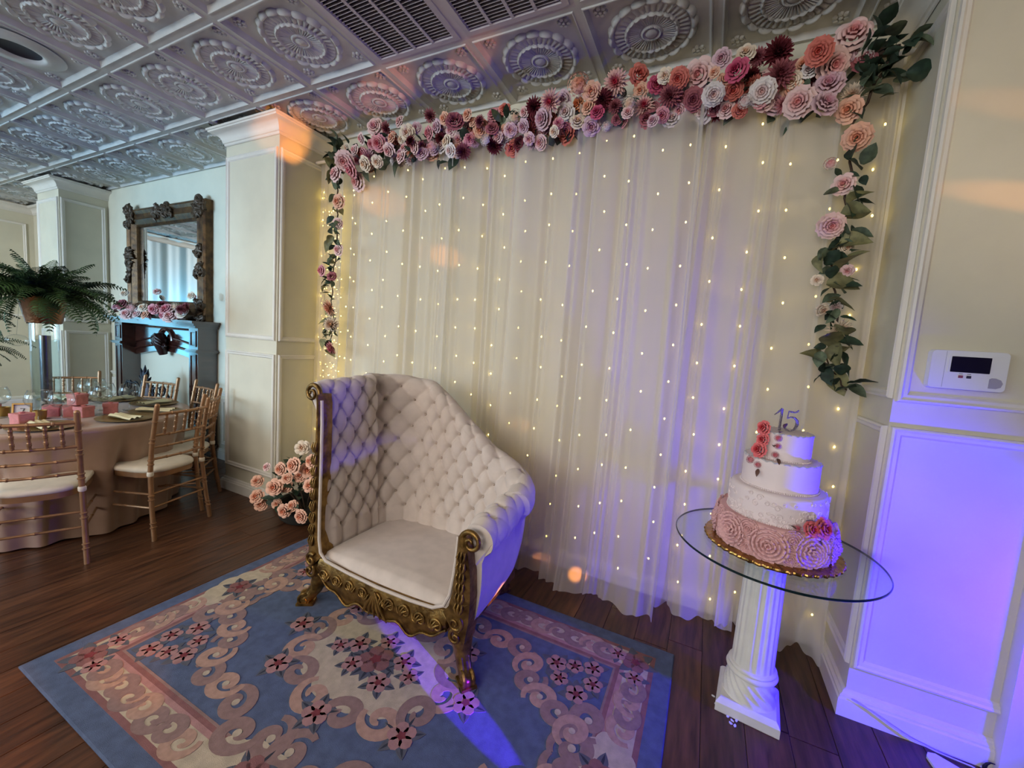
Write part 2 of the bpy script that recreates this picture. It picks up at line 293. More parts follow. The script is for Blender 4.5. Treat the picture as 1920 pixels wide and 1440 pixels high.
VINEL = [(-1.963,-0.243,2.474,0.055,'r','peach'),(-2.01,-0.207,2.327,0.042,'r','blush'),(-1.995,-0.203,2.121,0.047,'r','blush'),(-2.124,-0.246,1.951,0.047,'r','pink'),(-2.04,-0.228,1.907,0.038,'r','mauve'),(-2.03,-0.25,1.659,0.066,'d','peach'),(-2.041,-0.22,1.529,0.067,'d','cream'),(-2.004,-0.245,1.34,0.057,'d','pink')]
BUSH = [(-1.748,-0.678,0.644,0.049,'r','cream'),(-1.8,-0.695,0.514,0.058,'r','peach'),(-1.957,-0.689,0.454,0.047,'r','peach'),(-1.671,-0.659,0.558,0.049,'r','peach'),(-1.764,-0.611,0.469,0.059,'r','peach'),(-1.835,-0.625,0.407,0.047,'r','peach'),(-1.869,-0.705,0.405,0.038,'r','peach'),(-2.204,-0.708,0.31,0.044,'r','peach'),(-1.988,-0.711,0.314,0.06,'r','peach'),(-1.965,-0.64,0.314,0.052,'r','peach'),(-1.657,-0.679,0.389,0.049,'r','peach'),(-2.221,-0.696,0.182,0.053,'r','peach'),(-2.204,-0.677,0.121,0.049,'r','peach'),(-1.896,-0.698,0.158,0.051,'r','peach'),(-1.858,-0.663,0.188,0.043,'r','peach'),(-1.738,-0.679,0.152,0.05,'r','peach'),(-2.132,-0.682,0.429,0.031,'r','blush'),(-2.083,-0.632,0.14,0.036,'r','peach'),(-1.522,-0.711,0.283,0.044,'r','peach'),(-1.462,-0.715,0.483,0.043,'r','peach')]
MANT = [(-5.712,-0.205,1.568,0.064,'r','lav'),(-5.435,-0.268,1.605,0.061,'p','mauve'),(-5.314,-0.267,1.498,0.068,'r','blush'),(-5.264,-0.247,1.574,0.067,'h','blush'),(-5.204,-0.203,1.557,0.061,'h','white'),(-4.957,-0.263,1.58,0.052,'r','cream'),(-4.973,-0.209,1.544,0.073,'d','pink'),(-4.889,-0.268,1.5,0.052,'r','peach'),(-4.766,-0.247,1.575,0.058,'r','pink'),(-4.788,-0.204,1.544,0.052,'h','white'),(-4.679,-0.212,1.628,0.058,'d','mauve'),(-4.496,-0.244,1.571,0.069,'p','pink'),(-4.433,-0.24,1.489,0.075,'r','blush'),(-4.32,-0.252,1.614,0.055,'h','cream'),(-4.19,-0.265,1.588,0.054,'d','mauve'),(-4.195,-0.215,1.616,0.055,'d','mauve'),(-4.814,-0.2,1.766,0.039,'r','blush'),(-5.685,-0.265,1.505,0.049,'r','cream'),(-5.544,-0.201,1.735,0.049,'r','cream'),(-5.109,-0.261,1.445,0.047,'r','blush'),(-4.656,-0.208,1.513,0.051,'r','pink'),(-4.008,-0.257,1.727,0.041,'r','cream')]

# ================================================================== THE SETTING
XL, XR, YF = -9.0, 4.6, -6.6
M_PLANK = mat('floor_plank', (100, 64, 42), 0.34, rgb2=(62, 38, 26), nscale=4.0, stretch=(9, 1, 1), bump=0.08, bscale=14, rand=0.22)
M_SUB = mat('floor_joint', (30, 20, 16), 0.8)
floor = ob('floor', MB().box(XL - .1, XR + .1, YF - .1, 0.1, -0.05, -0.004), M_SUB, kind='structure', label='dark brown wooden plank floor of the hall')
PW = 0.16
plank_me = {}
kx = int((XL - 0.547) / PW) - 1
x = 0.547 + kx * PW
pi_ = 0
while x < XR:
    cuts = sorted([YF] + [YF + rnd.uniform(0.5, 1.8) + k * 2.6 for k in range(3)] + [0.0])
    cuts = [c for c in cuts if c <= 0.0]
    if x < -5 or x > 2.2: cuts = [YF, YF / 2 + rnd.uniform(-.6, .6), 0.0]
    for a, b in zip(cuts[:-1], cuts[1:]):
        L_ = round(b - a, 2)
        if L_ < 0.1: continue
        key = L_
        if key not in plank_me:
            mb = MB(); g = 0.0012; hw = PW / 2 - g; hl = (b - a) / 2 - g
            mb.add([(-hw, -hl, -.004), (hw, -hl, -.004), (hw, hl, -.004), (-hw, hl, -.004), (-hw, -hl, -.001), (hw, -hl, -.001), (hw, hl, -.001), (-hw, hl, -.001),
                    (-hw + .0015, -hl + .0015, 0), (hw - .0015, -hl + .0015, 0), (hw - .0015, hl - .0015, 0), (-hw + .0015, hl - .0015, 0)],
                   [(0, 1, 5, 4), (1, 2, 6, 5), (2, 3, 7, 6), (3, 0, 4, 7), (4, 5, 9, 8), (5, 6, 10, 9), (6, 7, 11, 10), (7, 4, 8, 11), (8, 9, 10, 11)])
            plank_me[key] = mb.mesh('plank', 0)
        ob('plank', plank_me[key], M_PLANK, parent=floor, loc=(x + PW / 2, (a + b) / 2, 0)); pi_ += 1
    x += PW

ZT = H + 0.034
wall_back = ob('wall_back', MB().box(XL - .1, 1.5, 0, 0.1, 0, ZT), M_WALL, kind='structure', label='cream painted wall behind the curtains and mantel')
wall_left = ob('wall_left', MB().box(XL - .1, XL, YF, 0, 0, ZT), M_WALL, kind='structure', label='pale end wall beyond the far pilaster')
wall_front = ob('wall_front', MB().box(XL - .1, XR + .1, YF - .1, YF, 0, ZT), M_WALL, kind='structure', label='cream wall across the hall')
wall_right = ob('wall_right', MB().box(XR, XR + .1, YF, 0.1, 0, ZT), M_WALL, kind='structure', label='cream wall at the right end of the hall')

PROF_MOULD = [(0, 0), (0.002, 0.014), (0.010, 0.018), (0.018, 0.012), (0.030, 0.010), (0.036, 0.003), (0.038, 0)]
def mould(parent, axis, c, a0, a1, z0, z1, name='panel_moulding'):
    # axis 'y-': on a wall facing -Y at y = c; 'x+' facing +X at x = c; 'x-' facing -X
    mp = {'y-': lambda a, z, h: (a, c - h, z), 'x+': lambda a, z, h: (c + h, a, z), 'x-': lambda a, z, h: (c - h, a, z)}[axis]
    return ob(name, MB().rings(a0, a1, z0, z1, PROF_MOULD, mp), M_TRIM, parent=parent, smooth=25)
COVE = [(0.004, 2.945), (0.010, 2.95), (0.012, 2.962), (0.020, 2.966)] + [(0.02 + 0.068 * (1 - math.cos(t)), 2.966 + 0.066 * math.sin(t)) for t in [PI / 2 * k / 8 for k in range(1, 9)]] + [(0.094, 3.034), (0.096, 3.044), (0.104, 3.046), (0.106, 3.060), (0.0, 3.060)]
BASE = [(0.0, 0.0), (0.030, 0.0), (0.030, 0.074), (0.024, 0.080), (0.024, 0.088), (0.014, 0.096), (0.012, 0.104), (0.004, 0.110), (0.0, 0.110)]
def sweep(path, prof, name, parent, m=M_TRIM):
    # path: plan polyline (x, y), profile offset to the right-hand side of travel
    mb = MB(); n = len(path); k = len(prof); v = []
    P = [Vector((p[0], p[1])) for p in path]
    for i in range(n):
        d1 = (P[i] - P[i - 1]).normalized() if i else (P[1] - P[0]).normalized()
        d2 = (P[i + 1] - P[i]).normalized() if i < n - 1 else d1
        n1 = Vector((d1.y, -d1.x)); n2 = Vector((d2.y, -d2.x)); b = n1 + n2; b = b / max(0.2, b.dot(n1))
        for o, z in prof: v.append((P[i].x + b.x * o, P[i].y + b.y * o, z))
    f = [(i * k + j, (i + 1) * k + j, (i + 1) * k + j + 1, i * k + j + 1) for i in range(n - 1) for j in range(k - 1)]
    f += [tuple(range(k)), tuple((n - 1) * k + j for j in range(k))[::-1]]
    mb.add(v, f)
    return ob(name, mb, m, parent=parent, smooth=30)
def pilaster(name, x0, x1, y1, label):
    p = ob(name, MB().box(x0, x1, y1, 0, 0, 3.05), M_WALL, kind='structure', label=label)
    mould(p, 'y-', y1, x0 + .012, x1 - .012, 1.362, 2.855); mould(p, 'y-', y1, x0 + .012, x1 - .012, 0.222, 1.252)
    for ax, c in (('x+', x1), ('x-', x0)):
        mould(p, ax, c, y1 + .012, -0.03, 1.362, 2.855); mould(p, ax, c, y1 + .012, -0.03, 0.222, 1.252)
    sweep([(x0, 0), (x0, y1), (x1, y1), (x1, 0)], COVE, 'cornice', p)
    sweep([(x0, 0), (x0, y1), (x1, y1), (x1, 0)], BASE, 'baseboard', p)
    return p
pilaster('wall_pilaster', -3.078, -2.39, -0.45, 'panelled pilaster with cove cornice beside the curtain backdrop')
pilaster('wall_pilaster_far', -7.13, -6.49, -0.45, 'far panelled pilaster behind the potted fern')
# right projecting wall
p = ob('wall_right_pier', MB().box(1.417, XR, -0.454, 0.1, 0, 3.05), M_WALL, kind='structure', label='projecting panelled wall carrying the thermostat')
mould(p, 'y-', -0.454, 1.424, 2.9, 1.352, 2.92); mould(p, 'y-', -0.454, 1.424, 2.9, 0.216, 1.252)
mould(p, 'x-', 1.417, -0.445, -0.030, 1.362, 2.86); mould(p, 'x-', 1.417, -0.445, -0.030, 0.216, 1.252)
sweep([(1.417, 0), (1.417, -0.454), (XR, -0.454)], COVE, 'cornice', p)
sweep([(1.417, 0), (1.417, -0.454), (XR, -0.454)], BASE, 'baseboard', p)
t1 = ob('trim_1', MB().box(1.862, 2.02, -0.512, -0.454, 0, 2.3), M_TRIM, kind='structure', label='white door casing at the right edge')
# base boards and chair rail of the recessed walls
sweep([(-2.39, 0), (1.417, 0)], BASE, 'baseboard_back', None).__setitem__('kind', 'structure')
sweep([(-6.49, 0), (-3.078, 0)], BASE, 'baseboard_chimney', None).__setitem__('kind', 'structure')
sweep([(XL, -6.6), (XL, 0), (-7.13, 0)], BASE, 'baseboard_left', None).__setitem__('kind', 'structure')
sweep([(XL, -6.6), (XL, 0), (-7.13, 0)], [(o * .8, z) for o, z in COVE], 'trim_2', None).__setitem__('kind', 'structure')
RAIL = [(0, .70), (.010, .70), (.012, .715), (.022, .722), (.024, .735), (.012, .742), (0, .745)]
sweep([(-6.49, 0), (-5.95, 0)], RAIL, 'trim_3', None).__setitem__('kind', 'structure')
sweep([(-4.0, 0), (-3.078, 0)], RAIL, 'trim_4', None).__setitem__('kind', 'structure')
mould(wall_back, 'y-', 0.0, -6.46, -5.95, .16, .66); mould(wall_back, 'y-', 0.0, -3.95, -3.1, .16, .66)
mould(wall_left, 'x+', XL, -0.85, -0.08, 1.36, 2.8)

# ---- ceiling: tin tiles with medallions
ceiling = ob('ceiling', MB().box(XL - .1, XR + .1, YF - .1, 0.1, ZT, ZT + .05), M_CEIL, kind='structure', label='silver grey pressed tin tile ceiling with round medallions')
def tile_mesh(hole=False):
    mb = MB(); h = T / 2
    mb.rings(-h, h, -h, h, [(0, 0.0), (0.020, 0.0), (0.023, -0.006), (0.028, -0.007), (0.038, 0.018), (0.042, 0.022), (0.052, 0.022)], lambda a, b, z: (a, b, z), fill=True)
    for sx in (-1, 1):
        for sy in (-1, 1):
            cx, cy = sx * 0.212, sy * 0.212
            for k in range(6):
                a = k * PI / 3 + .3
                mb.sphere((cx + .023 * math.cos(a), cy + .023 * math.sin(a), .021), .0135, 7, 5, (1, 1, .9))
            mb.sphere((cx, cy, .018), .011, 7, 5)
    return mb.mesh('tile', 35)
def medallion_mesh():
    mb = MB(); NR, NT = 34, 144
    def hgt(r, th):
        lob = abs(math.cos(9 * th))
        if r < .030: return .013 + .006 * math.cos(r / .030 * PI / 2)
        if r < .036: return .010
        if r < .052: return .010 + .007 * math.sin((r - .036) / .016 * PI) * (.75 + .25 * math.cos(40 * th))
        if r < .060: return .008
        l2 = abs(math.cos(11 * th))
        if r < .115: return .003 + .0075 * abs(math.cos(22 * th)) + .004 * (r - .06) / .055
        if r < .134: return (.009 + .012 * math.sin((r - .115) / .019 * PI) * (.35 + .65 * l2 ** .6))
        if r < .185: return .002 + .0085 * abs(math.cos(18 * th)) + .003 * (r - .134) / .05
        e = .205 + .015 * lob ** .7
        if r < e: return .006 + .016 * math.sin(max(0, (r - .185) / (e - .185)) * PI) * (.3 + .7 * lob ** .6)
        return -.002
    rs = [0.0, .012, .022, .029, .031, .036, .040, .044, .048, .052, .056, .061, .075, .090, .104, .114, .118, .122, .126, .130, .134, .139, .152, .166, .178, .185, .190, .195, .200, .205, .210, .215, .219, .221]
    def fn(i, j):
        th = 2 * PI * i; r = rs[int(round(j * (len(rs) - 1)))]
        return (r * math.cos(th), r * math.sin(th), .022 - 1.18 * hgt(r, th))
    mb.grid(fn, NT, len(rs), cu=True, flip=True)
    return mb.mesh('medallion', 50)
TM, MM = tile_mesh(), medallion_mesh()
VENT = {(-2, -2), (-1, -2)}
CAN = (-6, -3)
for i in range(-15, 8):
    for j in range(-11, 0):
        cx, cy = (i + .5) * T, (j + .5) * T
        if (i, j) in VENT or cx > XR: continue
        if cx > 1.6 and cy > -.454: continue
        t = ob('tile', TM, M_CEIL, parent=ceiling, loc=(cx, cy, H))
        if (i, j) == CAN or cy < -5.6: continue
        ob('medallion', MM, M_CEIL, parent=t, loc=(cx, cy, H))
# recessed downlight
cx, cy = (CAN[0] + .5) * T, (CAN[1] + .5) * T
rl = thing('recessed_downlight', 'dark recessed downlight set in a ceiling medallion at far left', 'downlight', (cx, cy, H + .01))
mm = MM.copy()
ob('trim_ring', MB().lathe([(.105, .012), (.118, -.004), (.130, -.008), (.150, -.004), (.205, .004), (.215, .012), (.105, .012)], 48, (cx, cy, H), False), M_CEIL, parent=rl)
ob('baffle', MB().lathe([(.105, .010), (.090, .016), (.070, .020), (.0, .021)], 40, (cx, cy, H), False), mat('baffle_dark', (40, 34, 44), .6), parent=rl)
# ceiling grilles
def vent(i, j, label):
    cx, cy = (i + .5) * T, (j + .5) * T; h = T / 2
    t = thing('ceiling_vent', label, 'vent', (cx, cy, H), group='return air grilles in the ceiling')
    ob('frame', MB().rings(cx - h, cx + h, cy - h, cy + h, [(0, 0), (.020, 0), (.022, -.006), (.050, -.009), (.052, -.009), (.056, .006)], lambda a, b, z: (a, b, H + z)), M_VENT, parent=t, smooth=25)
    ob('back_plate', MB().box(cx - h + .03, cx + h - .03, cy - h + .03, cy + h - .03, H + .026, H + .032), M_BLACK, parent=t)
    sl = MB(); w_ = T - .112
    sl.add([(-w_ / 2, -.003, -.005), (w_ / 2, -.003, -.005), (w_ / 2, .003, .016), (-w_ / 2, .003, .016), (-w_ / 2, -.0015, -.005), (w_ / 2, -.0015, -.005), (w_ / 2, .0045, .016), (-w_ / 2, .0045, .016)],
           [(0, 1, 2, 3), (4, 7, 6, 5), (0, 4, 5, 1), (3, 2, 6, 7), (0, 3, 7, 4), (1, 5, 6, 2)])
    sm = sl.mesh('slat', 0); n = 26
    for k in range(n): ob('slat', sm, M_VENT, parent=t, loc=(cx, cy - w_ / 2 + (k + .5) * w_ / n, H))
    for k in range(1, 4):
        xx = cx - w_ / 2 + w_ * k / 4
        ob('bar', MB().box(xx - .008, xx + .008, cy - w_ / 2, cy + w_ / 2, H - .009, H - .004), M_VENT, parent=t)
vent(-2, -2, 'square slatted ceiling grille nearer the panelled pilaster')
vent(-1, -2, 'square slatted ceiling grille cut by the top edge, right of its twin')

# ================================================================== FLOWER AND LEAF MESHES (unit radius, facing +Z)
def petal(mb, phi, hw, rho, zz, nb=5, na=5, wob=0.0, tip=0.0):
    # rho(b), zz(b): radius and height along the petal, hw(b): half angle
    def fn(i, j):
        a = 2 * i - 1; b = j
        r = rho(b) * (1 + wob * a * a) ; z = zz(b) - tip * a * a * b
        an = phi + a * hw(b)
        return (r * math.cos(an), r * math.sin(an), z)
    mb.grid(fn, na, nb)
def rose_mesh(open_=1.0):
    mb = MB(); r_ = random.Random(3)
    rings = [(3, .05, .15, .30, .82, 1.25), (4, .12, .30, .20, .84, .95), (5, .22, .50, .08, .76, .82), (6, .30, .76, -.05, .58, .70), (7, .34, 1.0, -.15, .30 * open_ + .05, .62)]
    for k, (n, r0, r1, z0, z1, w_) in enumerate(rings):
        for i in range(n):
            ph = 2 * PI * (i + .37 * k) / n + r_.uniform(-.12, .12); zz1 = z1 + r_.uniform(-.05, .05); rr = r1 * r_.uniform(.94, 1.05)
            petal(mb, ph, lambda b, w_=w_: w_ * math.sin(PI * (.22 + .62 * b)) , lambda b, r0=r0, rr=rr, k=k: r0 + (rr - r0) * (b ** .75) + (.07 * max(0, b - .8) / .2 if k > 0 else 0),
                  lambda b, z0=z0, zz1=zz1, k=k: z0 + (zz1 - z0) * math.sin(b * PI * .56) / math.sin(PI * .56) - (.05 * max(0, b - .8) / .2 if k > 1 else 0), 5, 5, 0.0, .10)
    mb.sphere((0, 0, .5), .12, 8, 6, (1, 1, 2.2))
    return mb.mesh('rose', 180)
def peony_mesh():
    mb = MB(); r_ = random.Random(5)
    for k, (n, r0, r1, z0, z1, w_) in enumerate([(5, .05, .20, .15, .74, .8), (6, .12, .40, .1, .80, .66), (8, .22, .62, .0, .74, .54), (8, .30, .84, -.1, .56, .56), (9, .34, 1.04, -.2, .26, .54)]):
        for i in range(n):
            ph = 2 * PI * (i + .4 * k) / n + r_.uniform(-.15, .15)
            petal(mb, ph, lambda b, w_=w_: w_ * math.sin(PI * (.15 + .68 * b)), lambda b, r0=r0, r1=r1: r0 + (r1 - r0) * b, lambda b, z0=z0, z1=z1: z0 + (z1 - z0) * math.sin(b * PI * .6), 5, 6, .08, r_.uniform(-.12, .12))
    mb.sphere((0, 0, .3), .14, 8, 6)
    return mb.mesh('peony', 180)
def dahlia_mesh():
    mb = MB(); r_ = random.Random(9)
    for k, (n, el, ln, w_) in enumerate([(7, 80, .62, .11), (10, 64, .74, .12), (13, 48, .86, .125), (15, 32, .95, .13), (17, 16, 1.0, .13), (17, 0, 1.04, .13)]):
        for i in range(n):
            a = 2 * PI * (i + .5 * (k % 2)) / n + r_.uniform(-.05, .05); e = math.radians(el + r_.uniform(-5, 5)); l = ln * r_.uniform(.93, 1.05)
            ca, sa = math.cos(a), math.sin(a); ce, se = math.cos(e), math.sin(e)
            def fn(u, v):
                t = u; s_ = (2 * v - 1) * w_ * math.sin(PI * (.12 + .83 * t)) ; d = .12 + (l - .12) * t; hgt = .10 * abs(2 * v - 1) * (1 - .5 * t)
                return (ca * (d * ce - hgt * se) - sa * s_, sa * (d * ce - hgt * se) + ca * s_, d * se + hgt * ce - .05)
            mb.grid(fn, 4, 3)
    mb.sphere((0, 0, .2), .2, 8, 6)
    return mb.mesh('dahlia', 180)
def hydrangea_mesh():
    mb = MB(); r_ = random.Random(2)
    for k in range(46):
        z = 1 - 1.25 * (k + .5) / 46; a = k * 2.39996; rr = math.sqrt(max(0, 1 - z * z)); c = Vector((rr * math.cos(a), rr * math.sin(a), z * .8)) * .82
        q = face(c.normalized(), r_.uniform(0, 6))
        for i in range(4):
            an = i * PI / 2
            pts = [(0, 0, .02), (.10 * math.cos(an - .6), .10 * math.sin(an - .6), .05), (.20 * math.cos(an), .20 * math.sin(an), .03), (.10 * math.cos(an + .6), .10 * math.sin(an + .6), .05)]
            mb.add([c + q @ Vector(p) for p in pts], [(0, 1, 2, 3)])
    mb.sphere((0, 0, -.05), .60, 12, 8, (1, 1, .8))
    return mb.mesh('hydrangea', 180)
def leaf_mesh(wd, pts=7, droop=.25, fold=.18):
    # along +X from the stem, unit length
    mb = MB()
    def fn(u, v):
        s_ = 2 * v - 1; w_ = wd * math.sin(PI * min(1, (.04 + .96 * u))) ** .8 * (1 - .35 * u)
        return (u, s_ * w_, fold * abs(s_) * w_ * 2 - droop * u * u + .02 * math.sin(9 * u) * s_)
    mb.grid(fn, pts, 5)
    return mb.mesh('leaf', 180)
FM = {'r': rose_mesh(), 'p': peony_mesh(), 'd': dahlia_mesh(), 'h': hydrangea_mesh()}
FN = {'r': 'rose', 'p': 'peony', 'd': 'dahlia', 'h': 'hydrangea'}
LEAFR, LEAFP, LEAFL = leaf_mesh(.42, 6, .15), leaf_mesh(.26), leaf_mesh(.46, 8, .5, .3)
def put_flower(parent, e, main=(0, -1, -.25), jit=.45, back=.15, rs=rnd):
    x, y, z, r, k, c = e
    d = Vector(main).normalized() + Vector((rs.uniform(-jit, jit), rs.uniform(-jit * .3, jit * .3), rs.uniform(-jit, jit)))
    return ob(FN[k], FM[k], FL[c], parent=parent, loc=(x, y, z), rot=face(d.normalized(), rs.uniform(0, 6.28)), scale=r)
def put_leaf(parent, me, m, loc, d, size, name='leaf'):
    d = Vector(d).normalized(); q = d.to_track_quat('X', 'Z') @ Quaternion((1, 0, 0), rnd.uniform(-1.2, 1.2))
    return ob(name, me, m, parent=parent, loc=loc, rot=q, scale=size)

# ================================================================== SHEER CURTAINS
def curtain(x0, x1, label, y0=-0.13, amp=.026, seed=0, ztop=2.86, hem=.02, yr=0.0):
    r_ = random.Random(seed); W_ = x1 - x0; ph = [r_.uniform(0, 6.28) for _ in range(8)]; fq = r_.uniform(4.2, 5.6) * W_
    def pleat(u, z):
        p_ = 2 * PI * (fq * u + .30 * math.sin(2 * PI * u * 1.6 * W_ + ph[0]) + .22 * math.sin(2 * PI * u * 3.7 * W_ + ph[1])) + .25 * math.sin(1.1 * z + 6 * u + ph[2])
        a = .6 + .4 * math.sin(2 * PI * u * 2.1 * W_ + ph[3])
        return a * (math.sin(p_) + .45 * math.sin(2 * p_ + ph[4])) + .16 * math.sin(3.3 * p_ + ph[5] + .8 * z)
    def fn(i, j):
        z = hem + (ztop - hem) * (1 - j); zz = z / ztop
        x = x0 + W_ * i + .012 * math.sin(1.3 * z + ph[6]) + .03 * (i - .5) * (1 - zz)
        pz = pleat(i, z); x += .008 * pz
        y = y0 + yr * (1 - zz) + amp * pz * (.75 + .45 * (1 - zz))
        y -= .02 * (math.exp(-(i / .03) ** 2) + math.exp(-((1 - i) / .03) ** 2))
        if j > .93: y -= .07 * (j - .93) / .07 * (.5 + .5 * math.sin(11 * i + ph[2])); z += .010 * math.sin(31 * i + ph[3]) * (j - .93) / .07
        return (x, min(y, -.035), max(z, .006))
    n = max(60, int(W_ * 330))
    return ob('sheer_curtain', MB().grid(fn, n, 40), M_SHEER, label=label, cat='curtain', group='white sheer curtain panels of the backdrop', smooth=180)
curtain(-2.36, -2.10, 'narrow sheer curtain panel glowing yellow beside the panelled pilaster', -.09, .02, 1)
curtain(-1.90, -0.98, 'wide sheer curtain panel hanging behind the high end of the throne', -.14, .026, 2)
curtain(-1.08, -0.42, 'sheer curtain panel hanging behind the middle of the throne', -.12, .024, 3)
curtain(-0.50, 0.00, 'sheer curtain panel reaching the floor just behind the throne arm', -.16, .026, 4, yr=-.02)
curtain(-0.06, 0.60, 'broad sheer curtain panel with wavy hem right of the throne arm', -.20, .024, 5, yr=-.05)
curtain(0.60, 0.98, 'sheer curtain panel hanging left of the cake table pedestal', -.12, .024, 6)
curtain(0.93, 1.18, 'sheer curtain panel hanging directly behind the cake', -.13, .022, 8, hem=.05)
curtain(1.14, 1.38, 'narrow sheer curtain panel at the corner right of the cake', -.12, .026, 7)
rod = ob('curtain_rod', MB().tube([(-2.385, -.125, 2.865), (1.412, -.125, 2.865)], .012, 10), M_TRIM, label='slim rod holding the sheer curtains behind the garland', cat='curtain rod')

# ================================================================== FAIRY LIGHT CURTAIN
bulb_me = MB().sphere((0, 0, 0), .0042, 8, 6, (1, 1, 1.5)).mesh('bulb', 180)
fairy = thing('string_lights', 'curtain of warm fairy light strands hanging behind the sheer panels', 'string lights', (-.5, -.05, 2.84))
nb = 0
strand_x = [-2.34, -2.25, -2.17, -2.03, -1.97, -1.78, -1.62, -1.45, -1.28, -1.10, -.93, -.76, -.60, -.44, -.27, -.10, .06, .22, .38, .54, .70, .86, 1.02, 1.20, 1.34]
for si, sx in enumerate(strand_x):
    r_ = random.Random(50 + si); zb = .12 if sx > -.3 else .3
    ys = -.075 if sx > -2.0 else -.06
    wob = lambda z, s=sx: s + .012 * math.sin(3.1 * z + s * 9)
    zs = [2.80 - k * (2.8 - zb) / 22 for k in range(23)]
    st = ob('strand', MB().tube([(wob(z), ys, z) for z in zs], .0011, 5), M_WIRE, parent=fairy)
    nbul = 12 if sx > -1.9 else 13
    z = 2.72 - r_.uniform(0, .15)
    while z > zb:
        ob('bulb', bulb_me, M_BULB, parent=st, loc=(wob(z) + r_.uniform(-.02, .02), ys - .012, z)); nb += 1
        z -= r_.uniform(.19, .25)

# bunched strands beside the pilaster, bulbs too close together to pick apart
bb = MB(); r_ = random.Random(99)
for k in range(9):
    xx = -2.37 + .03 * k; zz = 2.6
    while zz > .45:
        bb.sphere((xx + r_.uniform(-.012, .012), -.06 + r_.uniform(-.015, .01), zz), .0036, 6, 5); zz -= r_.uniform(.10, .16)
ob('bulb_cluster', bb, M_BULB, parent=fairy, kind='stuff', smooth=180)
print('bulbs', nb)

# ================================================================== FLOWER GARLAND AND VINES
GARL_BAR = [(-2.05, -.17, 2.83), (-1.6, -.17, 2.84), (-.8, -.17, 2.84), (0, -.17, 2.85), (.7, -.17, 2.85), (1.34, -.17, 2.86)]
gar = thing('flower_garland', 'thick garland of pink, peach and burgundy flowers along the top of the backdrop', 'garland', (-.35, -.17, 2.84))
ob('stem', MB().tube(GARL_BAR, .02, 8), M_STEM, parent=gar)
for e in GARLAND: put_flower(gar, e)
gx = sorted((e[0], e[2]) for e in GARLAND)
def gz(x):
    zz = [z for xx, z in gx if abs(xx - x) < .15]; return sum(zz) / len(zz) if zz else 2.85
r_ = random.Random(21); pal = ['blush', 'mauve', 'burg', 'peach', 'pink', 'cream', 'lav', 'coral', 'white']
for k in range(105):
    x = -1.88 + 3.12 * (k + r_.random()) / 105; z = gz(x) + r_.uniform(-.10, .085)
    kind = r_.choice('rrrpdd'); c = r_.choice(pal)
    put_flower(gar, (x, -.16 + r_.uniform(-.04, .03), z, r_.uniform(.034, .058), kind, c), rs=r_)
for k in range(110):
    x = -1.95 + 3.25 * (k + r_.random()) / 110; z = gz(x) + r_.uniform(-.13, .10)
    sgn = 1 if r_.random() < .5 else -1
    put_leaf(gar, r_.choice([LEAFR, LEAFP, LEAFL]), r_.choice([M_LEAF, M_LEAF, M_LEAF2]), (x, -.15 + r_.uniform(-.06, .04), z), (r_.uniform(-1, 1), -.5 + r_.uniform(-.4, .4), sgn * r_.uniform(.2, 1)), r_.uniform(.06, .115))
# foliage tufts at the two ends
for k in range(64):
    ex = r_.random() < .45
    b = (1.30, -.22, 2.84) if not ex else (-2.0, -.20, 2.86)
    put_leaf(gar, r_.choice([LEAFR, LEAFP, LEAFL]), r_.choice([M_LEAF, M_LEAF, M_LEAF2]), (b[0] + r_.uniform(-.10, .06), b[1] + r_.uniform(-.06, .06), b[2] + r_.uniform(-.12, .10)),
             (r_.uniform(-.5, 1) if not ex else r_.uniform(-1, .3), r_.uniform(-1, .1), r_.uniform(-.8, .8)), r_.uniform(.065, .105))
def vine(name, label, path, flowers, nleaf, seed, ls=(.045, .085), spread=.07, grey=.45):
    r_ = random.Random(seed); P = [Vector(p) for p in path]
    t = thing(name, label, 'flower vine', tuple(P[0]))
    pts = []
    for a, b in zip(P[:-1], P[1:]):
        for k in range(6): pts.append(a.lerp(b, k / 6) + Vector((.008 * math.sin(k * 2 + a.z * 9), .006 * math.cos(k + a.z * 7), 0)))
    pts.append(P[-1])
    ob('stem', MB().tube(pts, [.006 - .003 * i / len(pts) for i in range(len(pts))], 6), M_STEM, parent=t)
    for e in flowers: put_flower(t, e, rs=r_, jit=.5)
    for k in range(nleaf):
        q = pts[min(len(pts) - 1, int(r_.random() ** .9 * len(pts)))]; a = r_.uniform(0, 2 * PI)
        d = Vector((math.cos(a), -.25 - .35 * r_.random(), math.sin(a) * .7 - .2)); o = Vector((r_.uniform(-spread, spread) * .5, r_.uniform(-.03, .01), r_.uniform(-.03, .03)))
        m = M_LEAF if r_.random() > grey else (M_LEAF2 if r_.random() > .4 else M_LEAF3)
        put_leaf(t, r_.choice([LEAFR, LEAFR, LEAFP]) if m is not M_LEAF3 else LEAFL, m, q + o, d, r_.uniform(*ls) * (1.35 if m is M_LEAF3 else 1))
    return t, pts
vine('flower_vine', 'long hanging vine of roses and green leaves at the corner above the cake', [(1.30, -.21, 2.80), (1.21, -.22, 2.55), (1.22, -.22, 2.3), (1.215, -.22, 2.1), (1.20, -.22, 1.95), (1.24, -.22, 1.75), (1.26, -.22, 1.60), (1.23, -.22, 1.50), (1.32, -.24, 1.37)], VINER, 92, 31, (.05, .095), .08)
vine('flower_vine', 'thin hanging vine of small roses beside the panelled pilaster', [(-2.03, -.20, 2.75), (-2.05, -.20, 2.5), (-2.03, -.20, 2.2), (-2.06, -.20, 1.95), (-2.08, -.20, 1.75), (-2.07, -.20, 1.55), (-2.07, -.20, 1.33)], VINEL, 74, 37, (.05, .085), .08)

